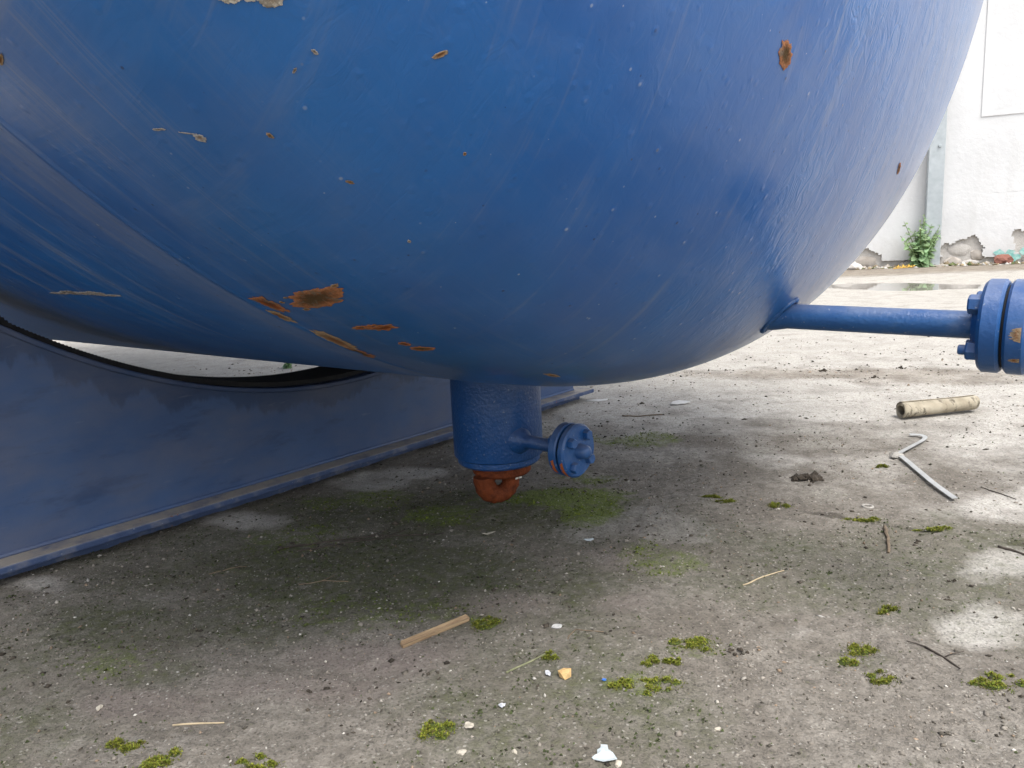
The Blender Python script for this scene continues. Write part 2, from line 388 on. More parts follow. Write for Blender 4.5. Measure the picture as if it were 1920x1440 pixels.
def axis_lines(lo, hi, step, far0, far1, grow=1.22):
    L = list(np.arange(lo, hi + 1e-6, step)); s = step; x = hi
    while x < far1: s = min(s * grow, 60); x += s; L.append(x)
    s = step; x = lo; P = []
    while x > far0: s = min(s * grow, 60); x -= s; P.append(x)
    return np.array(P[::-1] + L)
gx = axis_lines(-1.5, 1.9, .009, -400, 400, 1.05); gy = axis_lines(.55, 3.2, .009, -400, 500, 1.04)
X, Y = np.meshgrid(gx, gy); xx, yy = X.ravel(), Y.ravel()
dr = np.hypot(xx, yy)
zz = gz(xx, yy) + np.where(dr < 5, (hash2(np.arange(len(xx)), np.arange(len(xx)) * 7 + 3, 5) - .5) * .0022 * sstep(5, 3, dr), 0)
zz = np.where(dr > 60, 0, zz)
al, mo, pa, ba, so = zones(xx, yy)
nx, ny = len(gx), len(gy)
ii = (np.arange(ny - 1)[:, None] * nx + np.arange(nx - 1)[None, :]).ravel()
quads = np.stack([ii, ii + 1, ii + nx + 1, ii + nx], 1)

def ground_mat():
    M = Mat('yard_concrete'); co = M.coord(); D = '2D'
    z1 = M.n('ShaderNodeSeparateColor'); M.l(M.attr('zones_a'), z1.inputs[0]); z2 = M.n('ShaderNodeSeparateColor'); M.l(M.attr('zones_b'), z2.inputs[0])
    al, mo, pa = z1.outputs; ba, so = z2.outputs[0], z2.outputs[1]
    n1 = M.noise(co, 6, 5, .62, dim=D); n2 = M.noise(co, 42, 4, .7, dim=D); n3 = M.noise(co, 330, 2, .7, dim=D)
    c = M.mix(M.mr(n1, .32, .68), (.146, .129, .108), (.226, .206, .178))
    c = M.mix(M.mr(n2, .40, .68, 0, .65), c, (.090, .080, .067))
    # bare worn skin, a little purple
    c = M.mix(M.math('MULTIPLY', ba, M.mr(n2, .3, .6, .4, 1.0)), c, (.20, .165, .150))
    # pale worn patches, and a paler tone with distance
    pm = M.mr(M.math('ADD', pa, M.math('MULTIPLY', M.math('SUBTRACT', n1, .5), .9)), .2, .85)
    pc = M.mix(M.mr(n1, .35, .65), (.335, .316, .284), (.415, .394, .358))
    pc = M.mix(M.mr(n2, .42, .72, 0, .45), pc, (.215, .20, .178))
    c = M.mix(pm, c, pc)
    # loose brown dirt
    sm = M.mr(M.math('ADD', so, M.math('MULTIPLY', M.math('SUBTRACT', n2, .5), 1.1)), .3, .85)
    c = M.mix(M.math('MULTIPLY', sm, .8), c, M.mix(M.mr(n1, .35, .65), (.17, .14, .11), (.27, .235, .19)))
    jm = M.mr(M.math('ADD', z2.outputs[2], M.math('MULTIPLY', M.math('SUBTRACT', n2, .5), .9)), .3, .8)
    c = M.mix(M.math('MULTIPLY', jm, .8), c, (.062, .054, .044))
    # dark algae film
    am = M.mr(M.math('ADD', al, M.math('MULTIPLY', M.math('SUBTRACT', n1, .5), 1.1)), .12, .8)
    am = M.math('MULTIPLY', am, M.mr(n2, .28, .58, .5, 1.0))
    c = M.mix(M.math('MULTIPLY', am, .92), c, M.mix(M.mr(n2, .35, .7), (.034, .038, .020), (.076, .082, .038)))
    # green moss film
    mm = M.mr(M.math('ADD', mo, M.math('MULTIPLY', M.math('SUBTRACT', n2, .5), 1.5)), .25, .95)
    c = M.mix(M.math('MULTIPLY', mm, .8), c, M.mix(M.mr(n3, .35, .65), (.055, .085, .012), (.16, .20, .035)))
    # exposed aggregate: mottled grains, few of them really pale or black
    vs = M.n('ShaderNodeTexVoronoi', voronoi_dimensions=D); M.l(co, vs.inputs['Vector']); vs.inputs['Scale'].default_value = 330
    rnd = M.n('ShaderNodeSeparateColor'); M.l(vs.outputs['Color'], rnd.inputs[0])
    c = M.mix(M.mr(rnd.outputs[0], 0, 1, 0, .4), c, M.mix(1.0, c, M.comb(1.55, 1.55, 1.55), 'MULTIPLY'))
    c = M.mix(M.mr(rnd.outputs[1], .78, .9, 0, .4), c, (.05, .046, .04))
    c = M.mix(M.mr(rnd.outputs[2], .97, .985, 0, .5), c, (.38, .36, .32))
    h = M.math('ADD', M.math('MULTIPLY', n3, .0016), M.math('MULTIPLY', rnd.outputs[0], .0007))
    h = M.math('ADD', h, M.math('MULTIPLY', n2, .006))
    return M.set(color=c, rough=.92, spec=.25, normal=M.bump(h, .9, 1.0))
gme = make_mesh('ground', np.stack([xx, yy, zz], 1), quads, ground_mat(), True)
one = np.ones_like(al)
color_attr(gme, 'zones_a', np.stack([al, mo, pa, one], 1)); color_attr(gme, 'zones_b', np.stack([ba, so, joint_dirt(xx, yy), one], 1))
ground = add('ground', gme); ground['kind'] = 'structure'
tag(ground, 'gritty grey concrete yard with dark algae and pale worn patches', None, kind='structure')

# puddle: a level sheet of water lying in the low spot
px_, py_ = np.meshgrid(np.linspace(3.0, 6.4, 60), np.linspace(7.0, 11.4, 70)); pf = puddle_field(px_, py_)
zlev = -.021
pv = np.stack([px_.ravel(), py_.ravel(), np.full(px_.size, zlev)], 1)
pfq = [(j * 60 + i, j * 60 + i + 1, (j + 1) * 60 + i + 1, (j + 1) * 60 + i) for j in range(69) for i in range(59) if max(pf[j, i], pf[j + 1, i + 1], pf[j, i + 1], pf[j + 1, i]) > .3]
Mw = Mat('puddle_water'); _c = Mw.coord()
Mw.set(color=(.30, .28, .25), rough=.03, spec=.6, normal=Mw.bump(Mw.noise(_c, 3, 2), .06, .01))
used = sorted({i for q in pfq for i in q}); rm = {k: i for i, k in enumerate(used)}
pud = add('puddle', make_mesh('puddle', pv[used], [tuple(rm[i] for i in q) for q in pfq], Mw.m, True))
tag(pud, 'shallow puddle on the yard in front of the white wall', None, kind='structure')

# ================================================================== TANK
VR, KH, NE = 1.4006, 0.4897, 2.868
TX, TY, TZ = 0.1406, 1.5542, 1.7401
RZ = 0.8673 - math.pi / 2
def W(s, u, z):   # tank frame -> world
    a = (0.76258512, -0.64688788); b = (0.64688788, 0.76258512)
    return (TX + a[0] * s + b[0] * u, TY + a[1] * s + b[1] * u, z)
ww = np.linspace(0, math.pi / 2, 6001)
PS = VR * KH * np.abs(np.sin(ww)) ** (2 / NE); PR = VR * np.abs(np.cos(ww)) ** (2 / NE)
PTt = np.concatenate([[0], np.cumsum(np.hypot(np.diff(PS), np.diff(PR)))])
def surf(t, th, off=0.0):
    """tank skin: t metres along the meridian from the seam (+ on the head), th angle from the bottom"""
    t = np.asarray(t, float); th = np.asarray(th, float)
    s = np.where(t < 0, t, np.interp(t, PTt, PS)); r = np.where(t < 0, VR, np.interp(t, PTt, PR))
    e = 1e-3
    ds = np.where(t < 0, 1.0, (np.interp(t + e, PTt, PS) - np.interp(t - e, PTt, PS)) / (2 * e))
    dr_ = np.where(t < 0, 0.0, (np.interp(t + e, PTt, PR) - np.interp(t - e, PTt, PR)) / (2 * e))
    L = np.hypot(ds, dr_) + 1e-12; ns, nr = -dr_ / L, ds / L
    s = s + ns * off; r = r + nr * off
    return np.stack([s, r * np.sin(th), TZ - r * np.cos(th)], -1)
tank = bpy.data.objects.new('pressure_tank', None); col.objects.link(tank)
tank.location = (TX, TY, 0); tank.rotation_euler = (0, 0, RZ)
tag(tank, 'large blue painted steel tank with dished end, resting on a steel saddle', 'tank')
def skin(name, ts, nth, mat, off=0.0, parent=tank, closed=False):
    th = np.linspace(-math.pi, math.pi, nth, endpoint=False); Tm, Th = np.meshgrid(ts, th, indexing='ij')
    P = surf(Tm, Th, off).reshape(-1, 3); n = nth; Fc = []
    i, k = np.meshgrid(np.arange(len(ts) - 1), np.arange(n), indexing='ij'); i = i.ravel(); k = k.ravel(); k2 = (k + 1) % n
    Fc = np.stack([i * n + k, (i + 1) * n + k, (i + 1) * n + k2, i * n + k2], 1)[:, ::-1]
    me = make_mesh(name, P, Fc, mat, True)
    at = me.attributes.new('surf', 'FLOAT_VECTOR', 'POINT')
    at.data.foreach_set('vector', np.stack([Tm.ravel(), (VR * Th).ravel(), 0 * Tm.ravel()], 1).astype(np.float32).ravel())
    return add(name, me, parent)
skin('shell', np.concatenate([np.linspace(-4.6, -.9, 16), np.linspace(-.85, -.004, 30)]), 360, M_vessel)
skin('dished_head', np.concatenate([np.linspace(.004, PTt[-1] - .01, 130), [PTt[-1] - .0005]]), 360, M_vessel)
bt = np.linspace(-.011, .011, 7); nth = 360
th_ = np.linspace(-math.pi, math.pi, nth, endpoint=False)
Tm, Th = np.meshgrid(bt, th_, indexing='ij')
rip = .8 + .4 * hash2(np.arange(nth) // 2, np.arange(nth) * 0, 3)
P = surf(Tm, Th, (np.cos(Tm / .011 * math.pi / 2) * .0018 - .0003) * rip[None, :]).reshape(-1, 3)
i, k = np.meshgrid(np.arange(6), np.arange(nth), indexing='ij'); i = i.ravel(); k = k.ravel(); k2 = (k + 1) % nth
wme = make_mesh('weld_seam', P, np.stack([i * nth + k, i * nth + k2, (i + 1) * nth + k2, (i + 1) * nth + k], 1), M_vessel, True)
at = wme.attributes.new('surf', 'FLOAT_VECTOR', 'POINT'); at.data.foreach_set('vector', np.stack([Tm.ravel() + .02, (VR * Th).ravel(), 0 * Tm.ravel()], 1).astype(np.float32).ravel())
add('weld_seam', wme, tank)
# far end closure
MB().lathe([(VR, 0), (VR * .96, -.25), (VR * .8, -.48), (VR * .5, -.62), (.01, -.68)], (-4.6, 0, TZ), (1, 0, 0), 96, close0=False, close1=False).build('rear_head', M_blue, tank, True)

# --- paint chips on the skin
def chip(t, th, A, B, mat, seed, label=None, rag=.35, name='paint_chip', sharpen=1.0):
    r_ = np.random.default_rng(seed); n = 72; rings = [0.0, .3, .55, .78, .92, 1.0]
    ang = np.linspace(0, 2 * math.pi, n, endpoint=False)
    rad = 1 + rag * (fbm(np.cos(ang) * 3.5 + seed * 3.1, np.sin(ang) * 3.5, seed, 5) - .5) * 2.6 + (r_.random(n) - .5) * rag * .5 + rag * .5 * (vnoise(ang * 3.2, ang * 0, seed) > .62)
    V = [(0, 0)]; E = [0.0]
    for q in rings[1:]:
        for k in range(n):
            V.append((q * rad[k] * math.cos(ang[k]), q * rad[k] * math.sin(ang[k]))); E.append(q)
    V = np.array(V); E = np.array(E)
    tt = t + V[:, 0] * A[0] + V[:, 1] * B[0]
    rr_ = np.interp(max(t, 0), PTt, PR)
    th2 = th + (V[:, 0] * A[1] + V[:, 1] * B[1]) / rr_
    off = .0003 + .0005 * (E > .5) * (E < .97) + .0003 * r_.random(len(E))
    P = surf(tt, th2, off)
    Fc = [(0, 1 + (k + 1) % n, 1 + k) for k in range(n)]
    for i in range(len(rings) - 2):
        a = 1 + i * n; b = a + n
        Fc += [(a + k, a + (k + 1) % n, b + (k + 1) % n, b + k) for k in range(n)]
    me = make_mesh(name, P, Fc, mat, True)
    at = me.attributes.new('rim', 'FLOAT', 'POINT'); at.data.foreach_set('value', E.astype(np.float32))
    o = add(name, me, tank)
    if label: o['label'] = label
    return o
CH = [
 (0.7506,-0.3989,(0.0100,-0.0116),(0.0064,0.0108),M_chip_rust,'oval rust spot high on the dished end'),
 (0.1407,-0.5584,(0.0432,0.0060),(-0.0250,0.0205),M_chip_rust,'largest rust patch, brown with orange rim'),
 (0.0400,-0.5560,(0.0090,0.0210),(-0.0170,0.0064),M_chip_orange,'slanting orange rust streak'),
 (0.0140,-0.5290,(0.0060,0.0180),(-0.0150,0.0045),M_chip_tan,None),
 (0.1541,-0.4974,(0.0270,0.0047),(-0.0062,0.0060),M_chip_orange,None),
 (0.0250,-0.4640,(0.0010,0.0420),(-0.0200,0.0110),M_chip_tan,'long thin tan strip of bare primer'),
 (0.0120,-0.4250,(0.0010,0.0300),(-0.0160,0.0080),M_chip_rust,None),
 (0.1508,-0.4543,(0.0070,0.0039),(-0.0056,0.0053),M_chip_orange,None),
 (0.1604,-0.4379,(0.0143,0.0069),(-0.0064,0.0066),M_chip_rust,None),
 (-0.4832,-0.5770,(0.1301,0.0059),(-0.0110,0.0045),M_chip_grey,'long pale scrape on the shell'),
 (0.4690,-0.6865,(0.0070,0.0024),(-0.0006,0.0023),M_chip_tan,None),
 (0.2439,-0.7293,(0.0034,0.0040),(-0.0036,0.0019),M_chip_grey,None),
 (0.2136,-0.7457,(0.0059,0.0023),(-0.0013,0.0008),M_chip_grey,None),
 (0.2365,-0.7358,(0.0068,0.0042),(-0.0005,0.0004),M_chip_grey,None),
 (0.1144,-0.8217,(0.0085,-0.0033),(0.0026,0.0013),M_chip_tan,None),
 (0.7219,0.1645,(0.0108,-0.0067),(-0.0016,0.0092),M_chip_rust,None),
 (0.2246,-0.2829,(0.0020,0.0165),(-0.0050,0.0068),M_chip_tan,None),
 (0.4308,-0.6183,(0.0012,0.0010),(-0.0011,0.0013),M_chip_tan,None),
 (0.3041,-0.7086,(0.0012,0.0030),(-0.0018,0.0011),M_chip_tan,None),
 (0.3289,-0.6522,(0.0024,0.0032),(-0.0013,0.0014),M_chip_tan,None),
 (0.3231,-0.5832,(0.0009,0.0016),(-0.0014,0.0015),M_chip_grey,None),
 (0.3618,-0.7858,(0.0075,0.0044),(-0.0038,0.0040),M_chip_white,'white filler showing through peeled paint'),
 (0.3755,-0.7810,(0.0080,0.0050),(-0.0040,0.0042),M_chip_white,None),
 (0.3879,-0.7731,(0.0100,0.0058),(-0.0042,0.0052),M_chip_white,None),
 (0.3646,-0.7336,(0.0028,-0.0008),(0.0001,0.0011),M_chip_grey,None),
 (0.3884,-0.7355,(0.0007,0.0030),(-0.0014,0.0005),M_chip_grey,None),
]
rc_ = np.random.default_rng(17)
for i, (t, th, A, B, mt, lb) in enumerate(CH):
    LA, LB = math.hypot(*A), math.hypot(*B)
    if LA > 3.0 * LB and LA > .02:
        nn_ = int(min(9, LA / LB * 1.1)); rr0 = float(np.interp(max(t, 0), PTt, PR))
        for k in range(nn_):
            f_ = ((k + .5) / nn_ - .5) * 1.9 + rc_.normal() * .04; g_ = rc_.normal() * .38; w_ = .45 + .6 * rc_.random(); l_ = (1.5 + .7 * rc_.random()) / nn_
            m2 = mt if rc_.random() < .65 else (M_chip_orange if mt is M_chip_tan else (M_chip_grey if mt is M_chip_grey else M_chip_tan))
            chip(t + A[0] * f_ + B[0] * g_, th + (A[1] * f_ + B[1] * g_) / rr0, (A[0] * l_, A[1] * l_), (B[0] * w_, B[1] * w_), m2, 400 + i * 20 + k, lb if k == 0 else None, rag=.4)
    else:
        chip(t, th, A, B, mt, 40 + i * 3, lb, rag=.22 if (mt is M_chip_white or i < 2) else .34)
# a few crumbs of bare metal round the largest patch
for k in range(4):
    a = rc_.random() * 6.28; d_ = 1.05 + .4 * rc_.random(); A, B = (0.0432, 0.0060), (-0.0250, 0.0205); z_ = .06 + .10 * rc_.random()
    chip(.1407 + A[0] * d_ * math.cos(a) + B[0] * d_ * math.sin(a), -.5584 + (A[1] * d_ * math.cos(a) + B[1] * d_ * math.sin(a)) / 1.39, (A[0] * z_, A[1] * z_), (B[0] * z_, B[1] * z_), M_chip_tan, 900 + k, rag=.4)

# --- helpers for flanges
def hexbolt(mb_, o, axis, R, h, n=6, rot=0.0, dome=.12):
    mb_.lathe([(R, 0), (R, h * .86), (R * .86, h)], o, axis, n, rot=rot)
def disc(mb_, o, axis, R, h, ch=.0025, n=64):
    mb_.lathe([(R - ch, 0), (R, ch), (R, h - ch), (R - ch, h)], o, axis, n)
AX = Vector((1, 0, 0))

# --- drain nozzle at the bottom of the tank
NS = -0.2355
nz = MB()
nz.lathe([(.1045, .42), (.1045, .142), (.1035, .138), (.0965, .134)], (NS, 0, 0), (0, 0, 1), 72, close0=True, close1=True)
drain = nz.build('drain_nozzle', M_nozzle, tank, True, 35)
drain['label'] = 'short fat blue pipe hanging under the tank'
MB().lathe([(.0968, .136), (.0968, .123), (.0925, .1185), (.06, .1175)], (NS, 0, 0), (0, 0, 1), 72).build('end_cap', M_nozzle, drain, True, 35)
# branch with its small blind flange
bz = .1855; b0 = (NS + .085, -.03, bz)
BR = Vector((1, -.02, -.012)).normalized()
br = MB(); br.lathe([(.034, -.012), (.030, .014), (.021, .024), (.0148, .032), (.0142, .141)], b0, BR, 28); br.build('branch_pipe', M_nozzle, drain, True, 50)
fo = Vector(b0) + BR * .129
fl = MB(); disc(fl, fo, BR, .0570, .0195); fl.build('flange', M_blue, drain, True, 40)
gk = MB(); disc(gk, fo + BR * .0195, BR, .050, .0042, .0004); gk.build('gasket', M_rubber, drain, True, 40)
fo2 = fo + BR * .0237
bf = MB(); disc(bf, fo2, BR, .0575, .0175, .004); bf = bf.build('blind_flange', M_blue, drain, True, 40)
pl = MB(); pl.lathe([(.0165, 0), (.0155, .012), (.0135, .021), (.0095, .026), (.003, .0275)], fo2 + BR * .0172, BR, 24); pl.build('centre_plug', M_blue, drain, True, 60)
Xb = (Vector((0, 0, 1)) - BR * BR.z).normalized(); Yb = BR.cross(Xb)
for k in range(4):
    a = math.radians(45 + 8 + 90 * k); p = Xb * (.0385 * math.cos(a)) + Yb * (.0385 * math.sin(a))
    hb = MB(); hexbolt(hb, fo2 + BR * .0172 + p, BR, .0115, .0125, 6, rot=k * .7); hb.build('bolt', M_blue, drain, True, 25)
    nb = MB(); hexbolt(nb, fo + p + BR * .0003, -BR, .0115, .011, 6, rot=k * .4); nb.build('nut', M_blue, drain, True, 25)
# chipped primer on the rims
def rimchip(o, axis, R, h, a0, a1, mat, parent, wob=.003):
    A = Vector(axis).normalized(); X_ = (Vector((0, 0, 1)) - A * A.z).normalized(); Y_ = A.cross(X_); n = 16; V = []; E = []
    for i in range(n + 1):
        a = a0 + (a1 - a0) * i / n; t = math.sin(math.pi * i / n)
        w_ = h * (.35 + .35 * rng.random()) * min(1.0, t * 2.2)
        for j, d in enumerate((0, .5, 1)):
            V.append(Vector(o) + A * (h * .98 - w_ * d) + (X_ * math.cos(a) + Y_ * math.sin(a)) * (R + .0004)); E.append(1 - t * .8 if j == 1 else 1)
    Fc = [(i * 3 + j, i * 3 + j + 1, i * 3 + j + 4, i * 3 + j + 3) for i in range(n) for j in range(2)]
    me = make_mesh('paint_chip', V, Fc, mat, True); at = me.attributes.new('rim', 'FLOAT', 'POINT'); at.data.foreach_set('value', np.array(E, np.float32))
    return add('paint_chip', me, parent)
M_primer = simple('orange_primer', (.55, .14, .03), (.40, .09, .02), 120, .7, .3)
rimchip(fo2, BR, .0575, .0150, math.radians(102), math.radians(158), M_primer, drain)
rimchip(fo, BR, .0570, .0150, math.radians(100), math.radians(140), M_primer, drain)

# rusty ring and bent-bar lifting eye under the cap
MB().lathe([(.066, .1178), (.069, .115), (.0685, .099), (.064, .094), (.03, .0935)], (NS + .012, -.006, 0), (0, 0, 1), 48).build('rust_ring', M_rustred, drain, True, 40)
eye = MB(); pts = []; rr_ = []
EC = Vector((NS + .030, -.034, .0))                     # where the bent bar hangs, towards the open side
for i in range(29):
    a = math.pi * (i / 28.0); cx = -math.cos(a)
    pts.append((EC.x + cx * .013 - .004, EC.y + cx * .0300 - .006 * max(0.0, -cx), .099 - .049 * math.sin(a) ** .7)); rr_.append(.0202 + .0045 * max(0.0, -cx) + .0012 * math.sin(i * 1.9))
eye.tube(pts, rr_, 16)
ey = eye.build('lifting_eye', M_rustred, drain, True, 60); ey['label'] = 'red-brown rusty bent bar eye'
for dx in (0, .0095):
    mk = MB(); mk.box((-.0004, -.0042, -.0030), (.0016, .0042, .0034)); mo_ = mk.build('white_mark', M_white, drain, loc=(EC.x + .0375 + dx * .25, EC.y + .0150 + dx, .0905), rz=-.25)
    bevel(mo_, .0012)

# --- side nozzle on the dished end
SB = (0.40, 0.019, 0.4690); SX = Vector((1, 0, -.030)).normalized()
AX = SX
sx = MB(); sx.lathe([(.0262, -.03), (.0255, .010), (.0240, .020), (.0225, .028), (.0214, .034), (.0208, .335)], SB, SX, 36)
side = sx.build('side_nozzle', M_pipe, tank, True, 50); side['label'] = 'thin horizontal blue pipe with bolted flange'
wb = MB(); r_w = np.random.default_rng(2); wp = []; wr = []
for k in range(57):
    a = 2 * math.pi * k / 56; rr = .0262 + .0012 * math.sin(a * 5 + 1) + .0012 * r_w.random()
    u0, z0 = SB[1] + rr * math.sin(a), SB[2] - rr * math.cos(a)
    rad0 = math.hypot(u0, TZ - z0); s0 = VR * KH * max(0.0, 1 - (rad0 / VR) ** NE) ** (1 / NE)
    wp.append((s0 + .0005, u0, z0)); wr.append(.0036 + .0020 * r_w.random())
wb.tube(wp, wr, 8, False)
wb.build('weld_bead', M_pipe, side, True)
g1 = Vector(SB) + SX * .322; FR = .0690
TF = .0285
q = MB(); q.lathe([(.030, -.012), (.042, .0), (FR - .005, .0), (FR, .005), (FR, TF - .004), (FR - .004, TF)], g1, AX, 80, close0=False); q.build('flange', M_blue, side, True, 35)
q = MB(); disc(q, g1 + AX * TF, AX, .060, .0040, .0005); q.build('gasket', M_rubber, side, True, 40)
g2 = g1 + AX * (TF + .0040)
q = MB(); q.lathe([(FR - .004, 0), (FR, .004), (FR, TF - .005), (FR - .005, TF)], g2, AX, 80); q.build('blind_flange', M_blue, side, True, 35)
for k in range(4):
    a = math.radians(45 + 90 * k); p = Vector((0, .0475 * math.sin(a), .0475 * math.cos(a)))
    q = MB(); hexbolt(q, g2 + AX * (TF - .0007) + p, AX, .0145, .017, 6, rot=.2 + k * .5); q.build('bolt', M_blue, side, True, 25)
    q = MB(); hexbolt(q, g1 + AX * .0005 + p, -AX, .0145, .016, 6, rot=.1 + k * .7); q.build('nut', M_blue, side, True, 25)
    if k in (1, 2): q = MB(); q.lathe([(.0075, 0), (.0075, .009), (.0062, .0105)], g1 - AX * .015 + p, -AX, 16); q.build('stud', M_blue, side, True, 40)
rimchip(g2, AX, FR, .0225, math.radians(90 + 12), math.radians(90 - 6), M_chip_tan, side)
rimchip(g2, AX, FR, .0225, math.radians(130), math.radians(123), M_chip_tan, side)

# ================================================================== SADDLE
SS = -0.835
saddle = bpy.data.objects.new('steel_saddle', None); col.objects.link(saddle)
saddle.location = W(SS, 0, 0); saddle.rotation_euler = (0, 0, RZ)
tag(saddle, 'dusty dark blue steel saddle plate cradling the tank on the ground', 'support')
CZ, CR = 1.690, 1.425     # centre and radius of the cradle
HALF = 1.14
us = np.linspace(-HALF, HALF, 121)
def arc_z(u, r): return CZ - math.sqrt(max(r * r - u * u, 0.0))
zbase = .0425
V = []; 
for x_ in (.006, -.006):
    for u in us: V += [(x_, u, zbase), (x_, u, max(zbase + .01, arc_z(u, CR + .012)))]
n = len(us); Fc = []
for i in range(n - 1):
    a = 2 * i; b = 2 * n + 2 * i
    Fc += [(a, a + 2, a + 3, a + 1), (b, b + 1, b + 3, b + 2), (a + 1, a + 3, b + 3, b + 1), (a, b, b + 2, a + 2)]
Fc += [(0, 1, 2 * n + 1, 2 * n), (2 * n - 2, 4 * n - 2, 4 * n - 1, 2 * n - 1)]
add('web_plate', make_mesh('web_plate', V, Fc, M_saddle), saddle)
def arc_strip(x0, x1, r0, r1, u0, u1, mat, name, parent, nseg=120, corr=0.0, r0f=None):
    V = []; Fc = []
    for i in range(nseg + 1):
        u = u0 + (u1 - u0) * i / nseg; th = math.asin(u / CR)
        ri = (r0f(u) if r0f else r0) + (corr if i % 2 else 0)
        for x_, r in ((x0, ri), (x1, ri), (x1, r1), (x0, r1)):
            V.append((x_, r * math.sin(th), CZ - r * math.cos(th)))
    for i in range(nseg):
        for j in range(4):
            a = i * 4 + j; b = i * 4 + (j + 1) % 4
            Fc.append((a, b, b + 4, a + 4))
    Fc += [(3, 2, 1, 0), tuple(nseg * 4 + j for j in range(4))]
    o = add(name, make_mesh(name, V, Fc, mat), parent)
    return o
fl_ = arc_strip(-.11, .016, CR, CR + .012, -HALF, HALF, M_saddle, 'cradle_strip', saddle); bevel(fl_, .003)
fl_['label'] = 'curved blue strip along the top of the saddle'
q = MB(); q.box((-.12, -HALF - .03, .026), (.066, HALF + .06, .0422)); bevel(q.build('base_plate', M_plate, saddle), .003)
q = MB(); q.box((-.10, -HALF, -.012), (.012, HALF + .035, .0258)); bevel(q.build('bearing_plate', M_plate, saddle), .002)
q = MB(); q.tube([(.0085, -HALF + .01, .045), (.0085, HALF - .005, .045)], .0055, 8); q.build('fillet_weld', M_saddle, saddle)
# stiffener ribs behind the web
for u in (-.95, -.32, .32, .95):
    q = MB(); q.box((-.11, u - .006, .0428), (-.0065, u + .006, arc_z(abs(u) + .006, CR + .012) - .004)); q.build('stiffener_rib', M_saddle, saddle)
# black ribbed rubber laid in the cradle, thicker towards the sides where the tank bears on it
def liner_r(u):
    th = math.asin(u / CR); # radius from the cradle centre to the tank skin in that direction
    dz = TZ - CZ; rv = dz * -math.cos(th) + math.sqrt(VR * VR - (dz * math.sin(th)) ** 2)
    g = (CR - .0005) - (rv + .0008)
    k = float(sstep(.70, .96, abs(u)))
    return CR - .0005 - max(.014, g * k) 
rub = bpy.data.objects.new('rubber_liner', None)
rub_o = arc_strip(-.20, -.018, CR - .016, CR - .0006, -HALF + .02, HALF - .02, M_rubber, 'rubber_liner', None, 640, .0028, liner_r)
rub_o.location = W(SS, 0, 0); rub_o.rotation_euler = (0, 0, RZ)
tag(rub_o, 'black ribbed rubber strip lying in the saddle under the tank', 'rubber strip')

# ================================================================== WALL AND WHAT STANDS BY IT
def wall_mats():
    M = Mat('white_plaster'); co = M.coord(); x = M.sep(co)
    n = M.noise(co, 1.4, 5); n2 = M.noise(co, 14, 5, .65)
    c = M.mix(M.mr(n, .3, .7), (.67, .675, .68), (.60, .605, .61))
    low = M.math('ADD', x[2], M.math('MULTIPLY', M.math('SUBTRACT', M.noise(co, 3.5, 6, .7), .5), 1.3))
    c = M.mix(M.mr(low, .0, .55, .5, 0), c, (.50, .48, .45))
    dr_ = M.mr(M.noise(M.mapping(co, (3.0, 1, .35)), 1.0, 4, .6), .55, .75, 0, .35)
    c = M.mix(dr_, c, (.52, .52, .51))
    fk = M.math('MULTIPLY', M.mr(M.noise(M.mapping(co, (3.5, 1, 11)), 1.0, 6, .75), .66, .70), M.mr(x[2], .6, 1.6, .8, .2))
    c = M.mix(fk, c, (.42, .40, .38))
    return M.set(color=c, rough=.85, spec=.25, normal=M.bump(n2, .35, .012, M.bump(M.noise(co, 3, 4), .3, .03)))
M_plaster = wall_mats()
M_stone = simple('wall_stone', (.34, .30, .26), (.48, .44, .40), 9, .9, .5, .012)
M_mortar = simple('old_mortar', (.42, .40, .37), (.55, .52, .49), 14, .95, .6, .012)
wall = bpy.data.objects.new('plastered_wall', None); col.objects.link(wall)
WRZ = math.atan2(WALL_D[1], WALL_D[0])
wall.location = (WALL_P[0], WALL_P[1], 0); wall.rotation_euler = (0, 0, WRZ)
tag(wall, 'high white plastered wall with plaster fallen off along its foot', 'wall')
# wall frame: x along the wall to the right, y away from the yard, z up
q = MB(); q.box((-18, .05, -.1), (12, .45, 8.0)); q.build('masonry_core', M_mortar, wall)
HOLES = [(.43, .17, .36, .30), (1.62, .30, .46, .50), (-1.35, .14, .55, .24), (-.55, .04, .4, .10)]
def hole(x, z):
    d = np.full_like(x, 9.0)
    for cx, cz, rx, rz in HOLES: d = np.minimum(d, np.hypot((x - cx) / rx, (z - cz) / rz))
    return d + (fbm(x * 3.5, z * 3.5, 131, 5) - .5) * .9
gxw = np.arange(-2.4, 2.7, .03); gzw = np.arange(0, 1.2001, .03)
XX, ZZ = np.meshgrid(gxw, gzw); hm = hole(XX, ZZ)
base_hole = ZZ < .05 + .10 * fbm(XX * 5, ZZ * 0, 12, 4)
ok = (hm > .95) & ~base_hole
V = []; idx = {}; Fc = []
def vid(j, i, back):
    k = (j, i, back)
    if k not in idx:
        idx[k] = len(V); jx = (hash2(np.array([i]), np.array([j]), 8)[0] - .5) * .018; jz = (hash2(np.array([i]), np.array([j]), 9)[0] - .5) * .018
        V.append((gxw[i] + (jx if 0 < i < len(gxw) - 1 else 0), .052 if back else (fbm(gxw[i] * 2, gzw[j] * 2, 4, 3) - .5) * .012, gzw[j] + (jz if 0 < j < len(gzw) - 1 else 0)))
    return idx[k]
cell = ok[:-1, :-1]
